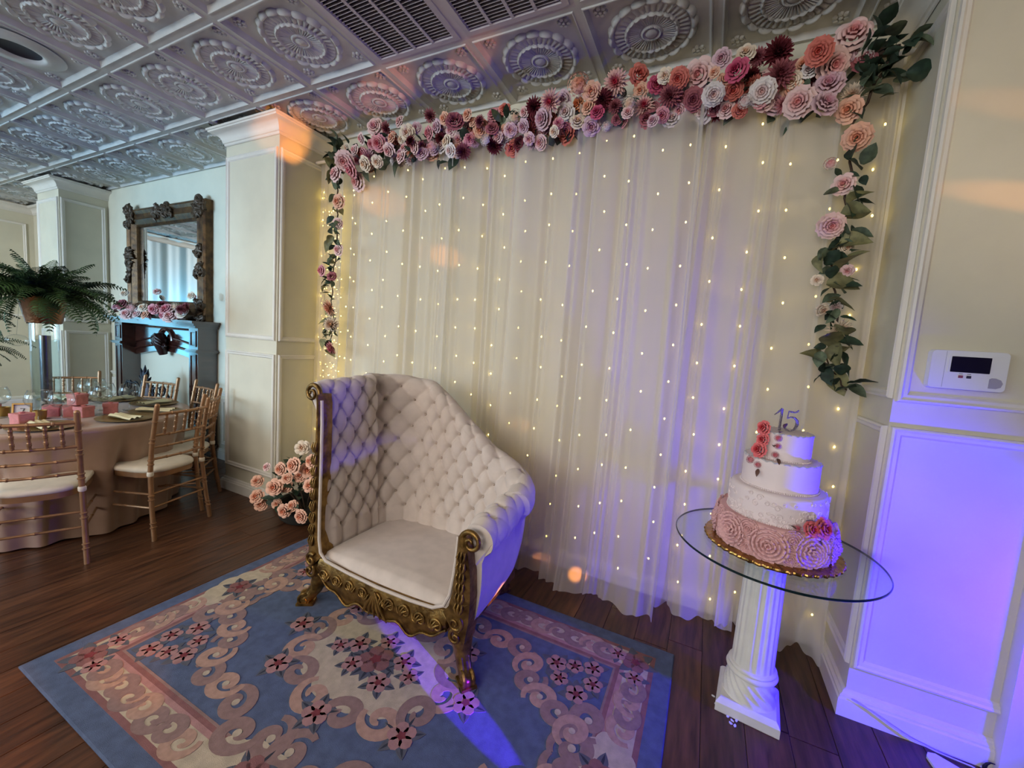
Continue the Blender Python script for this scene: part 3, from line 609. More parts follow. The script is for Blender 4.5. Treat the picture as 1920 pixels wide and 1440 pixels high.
# flower bush on the floor behind the throne
bush = thing('rose_bush', 'low arrangement of peach roses with dark leaves on the floor behind the throne', 'flower arrangement', (-1.95, -.48, 0))
for e in BUSH: put_flower(bush, e, main=(.25, -1, .35), rs=random.Random(int(e[0] * 1000)))
r_ = random.Random(77)
for k in range(150):
    a = r_.uniform(0, 2 * PI); b = r_.uniform(.0, 1.35); rr = .30 * r_.uniform(.55, 1.0)
    d = Vector((math.cos(a) * math.cos(b), math.sin(a) * math.cos(b), math.sin(b)))
    loc = Vector((-1.98, -.46, .14)) + Vector((d.x * rr * 1.1, d.y * rr * .78, d.z * rr * 1.05))
    put_leaf(bush, r_.choice([LEAFR, LEAFP]), M_LEAF, loc, d + Vector((r_.uniform(-.6, .6), r_.uniform(-.6, .6), r_.uniform(-.5, .5))), r_.uniform(.055, .095))
for k in range(9):
    a = k * 2 * PI / 9
    ob('stem', MB().tube([(-1.98, -.46, .02), (-1.98 + .12 * math.cos(a), -.46 + .09 * math.sin(a), .18), (-1.98 + .24 * math.cos(a), -.46 + .16 * math.sin(a), .30)], .005, 6), M_STEM, parent=bush)
ob('basket', MB().lathe([(.0, .004), (.16, .004), (.19, .03), (.21, .12), (.20, .15), (.18, .14), (.17, .06), (.0, .05)], 24, (-1.98, -.46, 0)), mat('basket_dark', (48, 44, 36), .8, noise=.3, nscale=30), parent=bush)

# ================================================================== RUG (carved wool pile: every motif is a raised piece)
RC = (-.4625, -1.26)
def rugmat(n, c): return mat('rug_' + n, c, .95, noise=.10, nscale=26, bump=.35, bscale=420, spec=.1)
RB, RCREAM, RROSE, RMAUVE, RTAN, RRED, RGREY, RPINK = (rugmat('blue', (98, 110, 138)), rugmat('cream', (202, 186, 162)), rugmat('rose', (150, 106, 104)), rugmat('mauve', (158, 130, 124)),
        rugmat('tan', (192, 156, 138)), rugmat('red', (136, 68, 72)), rugmat('grey', (106, 108, 118)), rugmat('pink', (186, 142, 138)))
rug = ob('area_rug', MB().rings(-1.207, 1.207, -.762, .762, [(.004, 0), (0, .004), (.002, .010), (.006, .012)], lambda a, b, z: (a, b, z + .0005), fill=True), RB, loc=(RC[0], RC[1], 0),
         label='blue oriental wool rug with cream floral border under the throne', cat='rug', smooth=25)
ZC = [0]
def zn():
    ZC[0] += 1; return (ZC[0] % 97) * .000006
def rpiece(name, poly, z, m, x=0, y=0, rot=0, sc=(1, 1), mirror=False, parent=None, me=None):
    if me is None:
        me = MB().prism(poly, -.003, 0).mesh(name, 30)
    os_ = []
    for sx, sy in (((1, 1), (-1, 1), (1, -1), (-1, -1)) if mirror else ((1, 1),)):
        o = ob(name, me, m, parent=rug, loc=(RC[0] + sx * x, RC[1] + sy * y, .0125 + z + zn()), scale=(sx * sc[0], sy * sc[1], 1))
        o.rotation_euler = (0, 0, rot * sx * sy); os_.append(o)
    return os_
def ringpoly(name, x1, y1, wd, z, m):
    mb = MB().rings(-x1, x1, -y1, y1, [(0, -.003), (0, 0), (wd, 0), (wd, -.003)], lambda a, b, h: (a, b, h))
    ob(name, mb, m, parent=rug, loc=(RC[0], RC[1], .0125 + z + zn()), smooth=20)
ringpoly('border', 1.128, .683, .022, .0004, RROSE)
ringpoly('border', 1.106, .661, .125, .0006, RCREAM)
ringpoly('border', 1.006, .561, .020, .0010, RPINK)
ringpoly('border', .986, .541, .018, .0012, RROSE)
ringpoly('border', .968, .523, .010, .0010, RMAUVE)
def ell(rx, ry, n=40, lob=0, k=0): return [((rx + lob * abs(math.cos(k * t / 2))) * math.cos(t), (ry + lob * abs(math.cos(k * t / 2))) * math.sin(t)) for t in [2 * PI * i / n for i in range(n)]]
def ribbon(pts, wd):
    L_ = []; R_ = []; n = len(pts)
    for i in range(n):
        a = Vector(pts[max(0, i - 1)]); b = Vector(pts[min(n - 1, i + 1)]); d = (b - a).normalized(); nn = Vector((-d.y, d.x)); w_ = wd[i] if hasattr(wd, '__len__') else wd
        p = Vector(pts[i]); L_.append(tuple(p + nn * w_)); R_.append(tuple(p - nn * w_))
    return L_ + R_[::-1]
def cscroll(s=1.0, n=34):
    pts = []; wd = []
    for i in range(n):
        t = i / (n - 1); a = PI * (1.1 - 2.55 * t); r = (.088 * (1 - t) ** .8 + .017) * s
        pts.append((r * math.cos(a), r * math.sin(a) * .85)); wd.append((.005 + .030 * math.sin(PI * (.08 + .86 * t)) ** .9 * (1 - .30 * t)) * s)
    L_ = []; R_ = []
    return ribbon(pts, [min(w_, .45 * (.088 * (1 - i / (n - 1)) ** .8 + .017) * 1.3) for i, w_ in enumerate(wd)])
CS = MB().prism(cscroll(), -.003, 0).mesh('scroll', 30)
DOT = MB().prism(ell(.019, .019, 14), -.003, 0).mesh('scroll_bud', 30)
PET = MB()
for k in range(5):
    a = 2 * PI * k / 5; PET.prism([(.026 * math.cos(a) + .021 * math.cos(t), .026 * math.sin(a) + .021 * math.sin(t)) for t in [2 * PI * i / 9 for i in range(9)]], -.003, 0)
PETM = PET.mesh('flower', 30)
COREM = MB().prism(ell(.011, .011, 10, .006, 5), -.003, 0).mesh('flower_core', 30)
def lens(l, w_): return [(l * t, w_ * math.sin(PI * t)) for t in [i / 8 for i in range(9)]] + [(l * t, -w_ * math.sin(PI * t)) for t in [1 - i / 8 for i in range(1, 8)]]
LEM = MB().prism(lens(.075, .017), -.003, 0).mesh('leaf_motif', 30)
LEC = MB().prism(lens(.05, .004), -.003, 0).mesh('leaf_vein', 30)
RDARK = rugmat('dark', (66, 70, 80))
def flower(x, y, s=1.0, m=RPINK, leaves=4, rot=0, mirror=False, z=.0030):
    for sx, sy in (((1, 1), (-1, 1), (1, -1), (-1, -1)) if mirror else ((1, 1),)):
        for k in range(leaves):
            a = rot + 2 * PI * (k + .5) / leaves + .25 * math.sin(3 * k)
            o = ob('leaf_motif', LEM, RGREY, parent=rug, loc=(RC[0] + sx * x, RC[1] + sy * y, .0125 + z - .0010 + zn()), scale=(s, s, 1)); o.rotation_euler = (0, 0, a)
            if not mirror:
                o2 = ob('leaf_vein', LEC, RDARK, parent=rug, loc=(RC[0] + sx * x + .02 * s * math.cos(a), RC[1] + sy * y + .02 * s * math.sin(a), .0125 + z - .0006 + zn()), scale=(s, s, 1)); o2.rotation_euler = (0, 0, a)
        o = ob('flower', PETM, m, parent=rug, loc=(RC[0] + sx * x, RC[1] + sy * y, .0125 + z + zn()), scale=(s, s, 1)); o.rotation_euler = (0, 0, rot + sx)
        ob('flower_core', COREM, RRED, parent=rug, loc=(RC[0] + sx * x, RC[1] + sy * y, .0125 + z + .0008 + zn()), scale=(s, s, 1))
def scroll(x, y, rot, s=1.0, m=RMAUVE, mirror=True, z=.0022, bud=True, flip=1):
    for sx, sy in (((1, 1), (-1, 1), (1, -1), (-1, -1)) if mirror else ((1, 1),)):
        o = ob('scroll', CS, m, parent=rug, loc=(RC[0] + sx * x, RC[1] + sy * y, .0125 + z + zn()), scale=(s * sx, s * sy * flip, 1)); o.rotation_euler = (0, 0, rot * sx * sy)
        if bud:
            c, q = math.cos(rot), math.sin(rot); bx, by = .0 * s, .0 * s * flip
            ob('scroll_bud', DOT, RCREAM, parent=rug, loc=(RC[0] + sx * (x + c * bx - q * by), RC[1] + sy * (y + q * bx + c * by), .0125 + z + .0008 + zn()), scale=(s, s, 1))
# central medallion
rpiece('medallion', ell(.335, .235, 96, .03, 14), .0016, RCREAM)
for k in range(14):
    a = 2 * PI * k / 14
    scroll(.372 * math.cos(a), .272 * math.sin(a), a + PI / 2 + (.5 if k % 2 else -.5), .78, RMAUVE if k % 2 else RTAN, mirror=False, bud=False, flip=1 if k % 2 else -1)
for x, y, s in [(0, 0, 1.7), (-.13, .03, 1.1), (.12, .05, 1.1), (.10, -.09, 1.1), (-.07, -.07, 1.0), (-.02, .11, 1.0), (.19, .0, .9), (-.20, -.02, .9)]:
    flower(x, y, s, RPINK if s < 1.5 else RROSE, 5 if s < 1.5 else 8, x * 9)
for x, y in [(.47, .015), (.34, -.22), (0, -.31), (-.34, -.23), (-.47, -.015), (-.34, .22), (.34, .24), (0, .32)]: flower(x, y, 1.2, RPINK, 5, x * 7)
# half medallions at the middle of each side
for (x, y, rx, ry) in [(0, -.58, .20, .10), (0, .58, .20, .10), (-1.03, 0, .10, .17), (1.03, 0, .10, .17)]:
    rpiece('medallion', [(x + px_, y + py_) for px_, py_ in ell(rx, ry, 60, .015, 10)], .0018, RCREAM)
    flower(x * .985, y * .97, 1.3, RROSE, 6, 1)
for (x, y, r) in [(.17, .50, .3), (.05, .455, 1.8), (.93, .19, 1.9), (.905, .05, .4)]: scroll(x, y, r, .8, RMAUVE)
# scroll frame of the corner fields
for (x, y, r, s, m) in [(.30, .43, 2.6, 1.1, RMAUVE), (.42, .40, .2, 1.0, RTAN), (.54, .41, 2.9, 1.0, RMAUVE), (.61, .335, .9, 1.0, RTAN), (.65, .255, 3.6, 1.0, RMAUVE), (.72, .195, .3, 1.0, RTAN), (.81, .165, 3.3, 1.0, RMAUVE), (.885, .115, 1.0, 1.0, RTAN)]:
    scroll(x, y, r, s * .68, m)
for (x, y, s) in [(.72, .405, 1.05), (.80, .43, .9), (.85, .285, 1.05), (.76, .33, .9), (.90, .37, .95), (.88, .46, 1.0)]: flower(x, y, s, RPINK, 4, x * 5, mirror=True)
for (x, y, s) in [(1.045, .60, 1.35)]: flower(x, y, s, RROSE, 6, .3, mirror=True)
for (x, y, s) in [(.96, .615, .9), (1.055, .50, .9)]: flower(x, y, s, RPINK, 4, .8, mirror=True)
# cloud scrolls in the cream border
for k, x in enumerate([.30, .39, .48, .57, .66, .75, .84, .90]): scroll(x, .612, (k % 2) * PI + .3, .62, RMAUVE if k % 3 else RTAN, bud=False)
for k, y in enumerate([.22, .29, .36, .43]): scroll(1.055, y, (k % 2) * PI + 1.8, .62, RMAUVE if k % 2 else RTAN, bud=False)

# ================================================================== THRONE
TB = (-.53, -.85, 0)
thr = thing('throne_chair', 'asymmetric ivory velvet throne with tufted sloping back and carved gold frame', 'chair', TB)
def plan():
    pts = []
    for k in range(40): pts.append(((-.965 - .0, -1.125 + (.335) * k / 39), (-1, 0)))
    c = (-.965 + .16, -.79)
    for k in range(1, 30):
        a = PI - PI / 2 * k / 30; pts.append(((c[0] + .16 * math.cos(a), c[1] + .16 * math.sin(a)), (math.cos(a), math.sin(a))))
    for k in range(60): pts.append(((-.805 + (.505) * k / 59, -.63), (0, 1)))
    c = (-.30, -.79)
    for k in range(1, 30):
        a = PI / 2 - PI / 2 * k / 30; pts.append(((c[0] + .16 * math.cos(a), c[1] + .16 * math.sin(a)), (math.cos(a), math.sin(a))))
    for k in range(40): pts.append(((-.14, -.79 - .335 * k / 39), (1, 0)))
    return pts
PL = plan(); SL = [0.0]
for a, b in zip(PL[:-1], PL[1:]): SL.append(SL[-1] + math.hypot(b[0][0] - a[0][0], b[0][1] - a[0][1]))
SLEN = SL[-1]
TOPX = [(0.0, 1.205), (.335, 1.225), (.46, 1.225), (.58, 1.205), (.70, 1.13), (.88, 1.00), (1.04, .885), (1.18, .80), (1.32, .745), (1.46, .715), (SLEN, .70)]
def interp(tab, x):
    for (a, ya), (b, yb) in zip(tab[:-1], tab[1:]):
        if x <= b:
            t = (x - a) / (b - a); return ya + (yb - ya) * t
    return tab[-1][1]
def topz(s): return sum(interp(TOPX, min(SLEN, max(0, s + d))) for d in (-.06, -.03, 0, .03, .06)) / 5
ZS = .305
RAD = lambda s: .048 + .022 * max(0, min(1, (s - 1.0) / .5))
def lean(s, z):
    k = max(0, (z - ZS) / .9); b = .12 if .36 < s < SLEN - .33 else .055
    return b * k
def sect(s, w_):
    # point on the inner face / roll at height parameter w_ in metres of arc from the seat: returns (offset, z, d_offset, d_z)
    Tz = topz(s); r = RAD(s); zr = Tz - r; Li = zr - ZS; 
    if w_ <= Li:
        z = ZS + w_; return lean(s, z), z, -1.0, 0.12
    a = (w_ - Li) / r
    return lean(s, zr) + r - r * math.cos(a), zr + r * math.sin(a), -math.cos(a), math.sin(a)
def wmax(s): return topz(s) - RAD(s) - ZS + RAD(s) * 3.6
DS, DW = .1055, .081
def tuft(s, w_, s_, Wt):
    row0 = .125
    e = min(1, s_ / .05) * min(1, (SLEN - s_) / .05); e = max(0, e)
    if w_ < row0:
        g = abs(math.sin(PI * (s_ / DS))); h = .020 * (g ** .45)
        return h * e * min(1, .4 + w_ / .06)
    ww = w_ - row0
    a = s_ / DS + ww / (2 * DW); b = s_ / DS - ww / (2 * DW)
    h = .024 * (abs(math.sin(PI * a)) * abs(math.sin(PI * b))) ** .42
    fade = max(0, min(1, (Wt - w_) / .10)); return h * e * (.25 + .75 * fade)
def bdist(s_, w_):
    ww = w_ - .125; row = round(ww / DW); best = 9
    for rr in (row - 1, row, row + 1):
        if rr < 0: continue
        o = 0 if rr % 2 == 0 else .5
        k = round(s_ / DS - o); best = min(best, math.hypot(s_ - (k + o) * DS, ww - rr * DW))
    return best
def shell_pt(s_, w_, h=None):
    i = min(len(SL) - 2, max(0, int(np.searchsorted(SL, s_) - 1))); t = (s_ - SL[i]) / (SL[i + 1] - SL[i])
    (ax, ay), na = PL[i]; (bx, by), nb_ = PL[i + 1]; n = Vector((na[0] + (nb_[0] - na[0]) * t, na[1] + (nb_[1] - na[1]) * t)).normalized()
    o, z, do, dz = sect(s_, w_); Wt = wmax(s_) - .08
    if h is None:
        h = tuft(s_, w_, s_, Wt) 
        d = bdist(s_, w_)
        if .02 < s_ < SLEN - .02 and w_ < Wt - .02: h -= .016 * math.exp(-(d / .014) ** 2)
    # outward normal of the surface (towards the sitter): -n horizontally, over the roll it turns up
    px_ = o + do * h; pz = z + dz * h
    x = ax + (bx - ax) * t + n.x * px_; y = ay + (by - ay) * t + n.y * px_
    return Vector((x, y, pz)), n
def fn(u, v):
    s_ = u * SLEN; p, n = shell_pt(s_, v * wmax(s_)); return p - Vector(TB)
back = ob('backrest', MB().grid(fn, 290, 170, flip=True), M_VELVET, parent=thr, loc=TB, smooth=180)
M_BTN = mat('velvet_button', (176, 158, 144), .8)
btn = MB().sphere((0, 0, 0), .0085, 10, 6, (1, 1, .5)).mesh('button', 180)
row = 0
while True:
    w_ = .125 + row * DW
    if w_ > 1.0: break
    o = 0 if row % 2 == 0 else .5
    for k in range(1, int(SLEN / DS) + 1):
        s_ = (k + o) * DS
        if s_ > SLEN - .06 or s_ < .05 or w_ > wmax(s_) - .17: continue
        p, n = shell_pt(s_, w_, -.006)
        ob('button', btn, M_BTN, parent=back, loc=p, rot=face((-n.x, -n.y, .05)))
    row += 1
# outer shell
def fo(u, v):
    s_ = u * SLEN; Tz = topz(s_); r = RAD(s_); w1 = wmax(s_)
    p0, n = shell_pt(s_, w1, 0.0); i = min(len(SL) - 2, max(0, int(np.searchsorted(SL, s_) - 1)))
    base = Vector((PL[i][0][0], PL[i][0][1], 0)); z0 = p0.z
    zb = .17 + .05 * math.sin(PI * u)
    z = z0 + (zb - z0) * v
    th_ = .034 + .051 * min(1, max(0, s_ / .34)) ** 1.3
    lo = th_ + .02 * min(1, s_ / .3) * math.sin(PI * min(1, v * 1.1)) - .05 * max(0, (v - .72) / .28) ** 1.5
    lo0 = (p0 - base).xy.dot(n)
    t = min(1, v / .12); off = lo0 + (lo + lean(s_, z) - lo0) * t * t * (3 - 2 * t)
    return Vector((base.x + n.x * off, base.y + n.y * off, z)) - Vector(TB)
ob('outer_back', MB().grid(fo, 120, 26), M_VELVET, parent=thr, loc=TB, smooth=180)
# front ends of the shell (padding behind the gold posts)
def fend(s_, name):
    m = 40; inner = [shell_pt(s_, wmax(s_) * k / (m - 1), 0.0)[0] for k in range(m)]; n_ = 14
    outer = [Vector(fo(s_ / SLEN, k / (n_ - 1))) + Vector(TB) for k in range(n_)]
    poly = inner + outer[1:]
    c = sum(poly, Vector()) / len(poly); v = [p - Vector(TB) for p in poly]
    ob(name, MB().add(v, [tuple(range(len(v)))]), M_VELVET, parent=thr, loc=TB, smooth=0)
fend(0.0, 'wing_front'); fend(SLEN, 'arm_front')
# seat
def seat_fn(u, v):
    x = -.968 + .832 * u; y = -1.165 + .545 * v
    ex = min(1, min(u, 1 - u) / .06); z = .315 + .035 * math.sin(PI * u) ** .4 * min(1, v / .25 + .35) - (.035 * max(0, 1 - v / .06)) ** 1
    if v < .02: z -= .03
    return (x - TB[0], y - TB[1], z)
ob('seat', MB().grid(seat_fn, 40, 34), M_VELVET, parent=thr, loc=TB, smooth=180)
# piping along the front edge
pip = [(-.985, -1.155, 1.12), (-.975, -1.158, 1.0), (-.972, -1.16, .8), (-.968, -1.165, .55), (-.962, -1.168, .40), (-.945, -1.172, .335), (-.90, -1.175, .305), (-.75, -1.176, .292), (-.55, -1.178, .285), (-.35, -1.176, .288), (-.23, -1.175, .298), (-.175, -1.172, .325), (-.150, -1.168, .38), (-.138, -1.162, .48), (-.132, -1.158, .58), (-.13, -1.155, .645)]
ob('piping', MB().tube(pip, .008, 8), mat('piping_ivory', (206, 192, 180), .75), parent=thr)
# gold frame
def plate(pts_in, pts_out, y0, y1, name, bul=.012):
    n = len(pts_in); mb = MB(); v = []; f = []
    K = 5
    for (a, b) in zip(pts_in, pts_out):
        for k in range(K):
            t = k / (K - 1); v.append((a[0] + (b[0] - a[0]) * t, y0 - bul * math.sin(PI * t), a[1] + (b[1] - a[1]) * t))
        v.append((b[0], y1, b[1])); v.append((a[0], y1, a[1]))
    m = K + 2
    for i in range(n - 1):
        for k in range(m): f.append((i * m + k, i * m + (k + 1) % m, (i + 1) * m + (k + 1) % m, (i + 1) * m + k))
    f.append(tuple(range(m))[::-1]); f.append(tuple((n - 1) * m + k for k in range(m)))
    mb.add(v, f); return ob(name, mb, M_GOLD, parent=thr, smooth=50)
lin_ = [(-.995, 1.15), (-.985, 1.10), (-.982, .95), (-.982, .80), (-.980, .60), (-.974, .44), (-.962, .36), (-.94, .315)]
lout = [(-1.005, 1.15), (-1.005, 1.09), (-1.008, .95), (-1.012, .80), (-1.022, .60), (-1.036, .44), (-1.044, .32), (-1.042, .20)]
plate(lin_, lout, -1.165, -1.09, 'post')
rin = [(-.120, .655), (-.122, .60), (-.126, .50), (-.134, .40), (-.148, .335), (-.175, .300)]
rout = [(-.085, .66), (-.070, .60), (-.052, .50), (-.044, .40), (-.046, .30), (-.060, .19)]
plate(rin, rout, -1.175, -1.09, 'post')
ra = []; rb = []
for k in range(41):
    t = k / 40; x = -.955 + .80 * t; ra.append((x, .300 - .012 * math.sin(PI * t)))
    sc = .155 + .030 * math.cos(4 * PI * t) + .012 * math.cos(12 * PI * t) - .055 * math.exp(-((t - .5) / .09) ** 2) + .02 * (abs(2 * t - 1) ** 6)
    rb.append((x, sc))
rail = plate(ra, rb, -1.165, -1.11, 'front_rail', .016)
def spiral(c, r0, turns, a0, y, dirn=1, n=36, r1=.006, th=(.011, .004), rise=.012):
    pts = []; rr = []
    for i in range(n):
        t = i / (n - 1); r = r0 + (r1 - r0) * t; a = a0 + dirn * turns * 2 * PI * t
        pts.append((c[0] + r * math.cos(a), y - rise * t, c[1] + r * math.sin(a))); rr.append(th[0] + (th[1] - th[0]) * t)
    return pts, rr
def orn(name, curves, parent=thr, m=M_GOLD):
    mb = MB()
    for pts, rr in curves: mb.tube(pts, rr, 7)
    return ob(name, mb, m, parent=parent, smooth=60)
orn('scroll', [spiral((-1.055, 1.150), .050, 1.6, -.2, -1.150, 1, th=(.013, .006))])
orn('scroll', [spiral((-.060, .640), .052, 1.5, PI + .2, -1.165, -1, th=(.013, .006))])
# acanthus carving: S scrolls and leaf ribs along rail and posts
for k in range(9):
    t = (k + .5) / 9; x = -.955 + .80 * t; zc = .225 - .004 * (k % 2); s_ = 1 if k < 4.5 else -1
    cs = [spiral((x, zc), .034, 1.2, (0 if s_ > 0 else PI), -1.178, s_, 24, .005, (.008, .003), .006)]
    for j in range(4):
        a = .6 + j * .5
        cs.append(([(x + s_ * .02, -1.182, zc - .02), (x + s_ * (.02 + .022 * math.cos(a)), -1.188, zc - .02 + .022 * math.sin(a)), (x + s_ * (.02 + .042 * math.cos(a + .3)), -1.180, zc - .02 + .042 * math.sin(a + .3))], [.007, .006, .002]))
    orn('carved_leaf', cs, rail)
orn('carved_leaf', [([(-.555, -1.185, .26), (-.555 + d, -1.192, .19), (-.555 + d * 1.7, -1.184, .135)], [.006, .010, .003]) for d in (-.045, -.022, 0, .022, .045)], rail)
orn('rail_edge', [([(x, -1.172, z) for x, z in rb], [.006] * len(rb))], rail)
for k in range(9):
    z = .36 + k * .062; xx = interp([(.2, -1.012), (.6, -1.002), (1.2, -.994)], z)
    orn('carved_leaf', [([(xx + d * .4, -1.180, z), (xx + d, -1.184, z + .025), (xx + d * .8, -1.178, z + .05)], [.006, .006, .002]) for d in (-.016, 0, .014)])
for k in range(6):
    z = .33 + k * .045
    orn('carved_leaf', [([(-.09 + d * .4, -1.188, z), (-.09 + d, -1.194, z + .022), (-.09 + d * .8, -1.186, z + .042)], [.006, .007, .002]) for d in (-.018, 0, .02)])
for (cx, cz, d) in [(-1.0, .285, 1), (-1.005, .225, -1), (-.105, .275, -1), (-.10, .215, 1)]:
    orn('carved_leaf', [spiral((cx, cz), .036, 1.4, 1.0, -1.182, d, 28, .005, (.010, .004), .008)])
# cabriole legs with scroll feet
def leg(x, y, dx, dy):
    mb = MB()
    P = [(x, y, .25), (x + dx * .12, y + dy * .12, .19), (x + dx * .22, y + dy * .22, .14), (x + dx * .38, y + dy * .38, .095), (x + dx * .68, y + dy * .68, .055), (x + dx * .92, y + dy * .92, .036)]
    mb.tube(P, [.050, .050, .042, .034, .030, .030], 10)
    ex, ey = x + dx * .92, y + dy * .92; nrm = Vector((-dy, dx, 0)).normalized()
    for s_ in (-1, 1):
        pts = []; rr = []
        for i in range(22):
            t = i / 21; r = .034 - .028 * t; a = 2.4 - 2.6 * PI * t
            dv = Vector((dx, dy, 0)).normalized() * (r * math.cos(a)); pts.append(Vector((ex, ey, .040)) + dv + Vector((0, 0, r * math.sin(a))) + nrm * (s_ * (.018 + .008 * t))); rr.append(.010 - .005 * t)
        mb.tube(pts, rr, 6)
    mb.tube([Vector((ex, ey, .040)) - nrm * .024, Vector((ex, ey, .040)) + nrm * .024], .030, 14)
    for d in (-.016, 0, .016): mb.tube([Vector(P[k]) + nrm * d + Vector((0, 0, .030 - .002 * k)) + Vector((dx, dy, 0)) * .15 for k in range(1, 5)], [.006, .007, .006, .004], 6)
    d = Vector((dx, dy, 0)).normalized(); c = Vector((ex, ey, 0))
    q = [c + d * a + nrm * b for a, b in ((-.05, -.034), (.035, -.034), (.035, .034), (-.05, .034))]
    mb.prism([(p.x, p.y) for p in q], .0132, .026)
    return ob('leg', mb, M_GOLD, parent=thr, smooth=50)
leg(-.99, -1.11, -.085, -.055); leg(-.115, -1.11, .085, -.065); leg(-.86, -.58, -.05, .07); leg(-.26, -.58, .05, .10)
ob('base', MB().box(-.99, -.11, -1.12, -.57, .17, .27), M_GOLD, parent=thr)

# ================================================================== PEDESTAL, GLASS TOP, CAKE
PC = (1.045, -.632); PR = math.radians(-6)
ped = thing('pedestal', 'white fluted plaster column pedestal with square plinth under the glass top', 'pedestal', (PC[0], PC[1], 0), PR)
def lob(name, mb, m, parent, smooth=40): return ob(name, mb, m, parent=parent, local=True, smooth=smooth)
sq = lambda h: [(-h, -h), (h, -h), (h, h), (-h, h)]
pl_ = MB()
def sqring(prof):  # square rings
    v = []; f = []
    for h, z in prof:
        for a, b in sq(h): v.append((a, b, z))
    for k in range(len(prof) - 1):
        for i in range(4): f.append((k * 4 + i, k * 4 + (i + 1) % 4, k * 4 + 4 + (i + 1) % 4, k * 4 + 4 + i))
    f.append((3, 2, 1, 0)); n = len(v); f.append((n - 4, n - 3, n - 2, n - 1)); return MB().add(v, f)
lob('plinth', sqring([(.112, 0), (.115, .004), (.115, .040), (.108, .052), (.100, .060)]), M_PLASTER, ped, 30)
def twist(u, v):
    a = 2 * PI * u; z = .058 + .105 * v; r = .102 - .018 * v ** .7 + .006 * math.sin(14 * (a + 1.2 * v)) * math.sin(PI * v)
    return (r * math.cos(a), r * math.sin(a), z)
lob('twisted_base', MB().grid(twist, 112, 14, cu=True), M_PLASTER, ped, 180)
lob('ring', MB().lathe([(.082, .160), (.094, .163), (.097, .171), (.094, .179), (.086, .182), (.090, .186), (.091, .192), (.086, .198), (.078, .200)], 48, cap=False), M_PLASTER, ped, 50)
def shaft(u, v):
    a = 2 * PI * u; z = .198 + .452 * v; r = .079 - .006 * v; r -= .0045 * max(0, math.sin(9 * a) ** 2) * min(1, v / .04) * min(1, (1 - v) / .04)
    return (r * math.cos(a), r * math.sin(a), z)
lob('shaft', MB().grid(shaft, 144, 14, cu=True), M_PLASTER, ped, 180)
lob('capital', MB().lathe([(.073, .648), (.082, .652), (.084, .660), (.080, .666), (.086, .672), (.100, .690), (.108, .705), (.104, .712), (.0, .712)], 48), M_PLASTER, ped, 50)
for i in range(8):
    a = i * PI / 4; c, s_ = math.cos(a), math.sin(a)
    lob('volute', MB().tube([(c * .080, s_ * .080, .655), (c * .092, s_ * .092, .680), (c * .108, s_ * .108, .700), (c * .116, s_ * .116, .695), (c * .114, s_ * .114, .684)], [.012, .014, .012, .009, .004], 7), M_PLASTER, ped, 60)
lob('abacus', sqring([(.098, .711), (.104, .714), (.104, .728), (.100, .731)]), M_PLASTER, ped, 30)
GC = (1.050, -.668); GZ = .732; GR = .362
gt = thing('glass_tabletop', 'round clear glass table top with dark green edge resting on the plaster pedestal', 'table top', (GC[0], GC[1], GZ))
ob('glass_disc', MB().lathe([(.0, 0), (GR - .003, 0), (GR - .003, .010), (.0, .010)], 96, (GC[0], GC[1], GZ)), M_GLASST, parent=gt)
ob('rim', MB().lathe([(GR - .003, .0005), (GR, .003), (GR, .007), (GR - .003, .0095), (GR - .004, .005), (GR - .003, .0005)], 96, (GC[0], GC[1], GZ), False), M_GEDGE, parent=gt)
for k in range(3):
    a = .5 + k * 2.1
    ob('bumper', MB().lathe([(.008, -.0008), (.008, .0005), (0, .0005)], 12, (GC[0] + .06 * math.cos(a), GC[1] + .06 * math.sin(a), GZ)), M_GLASS, parent=gt)
# cake board with crimped gold foil
CC = (1.040, -.685); BZ = GZ + .0105
M_FOIL = mat('gold_foil', (206, 160, 84), .22, metal=.95, noise=.2, nscale=30, bump=.5, bscale=60)
def board(u, v):
    a = 2 * PI * u; j = int(round(v * 5)); r, z = [(.0, .006), (.226, .006), (.236, .005), (.238, .0), (.236, -.006), (.20, -.006)][j]
    if 2 <= j <= 4: r += .0022 * math.sin(47 * a) + .0015 * math.sin(83 * a + 1); z += .0008 * math.sin(59 * a)
    return (r * math.cos(a), r * math.sin(a), z)
cb_ = thing('cake_board', 'round gold foil board under the tiered cake', 'cake board', (CC[0], CC[1], BZ))
ob('foil', MB().grid(lambda u, v: tuple(Vector(board(u, v)) + Vector((CC[0], CC[1], BZ + .0068))), 240, 6, cu=True), M_FOIL, parent=cb_, smooth=30)
CZ = BZ + .0135
cake = thing('tiered_cake', 'four tier pink and white birthday cake with ruffled bottom and coral roses', 'cake', (CC[0], CC[1], CZ))
M_ICE = mat('white_icing', (244, 228, 226), .55, noise=.02, nscale=10)
M_PINKI = mat('pink_icing', (240, 186, 184), .6, noise=.06, nscale=12)
tiers = [(.196, 0, .122), (.164, .122, .236), (.128, .236, .348), (.092, .348, .452)]
def ctier(r, z0, z1, m, rounding=.012):
    prof = [(0, z0), (r, z0), (r, z1 - rounding)] + [(r - rounding + rounding * math.cos(t), z1 - rounding + rounding * math.sin(t)) for t in [PI / 2 * k / 5 for k in range(1, 6)]] + [(0, z1)]
    return ob('tier', MB().lathe(prof, 96, (CC[0], CC[1], CZ)), m, parent=cake, smooth=40)
T1 = ctier(*tiers[0], M_PINKI); T2 = ctier(*tiers[1], M_ICE, .018); T3 = ctier(*tiers[2], M_ICE, .006); T4 = ctier(*tiers[3], M_ICE, .006)
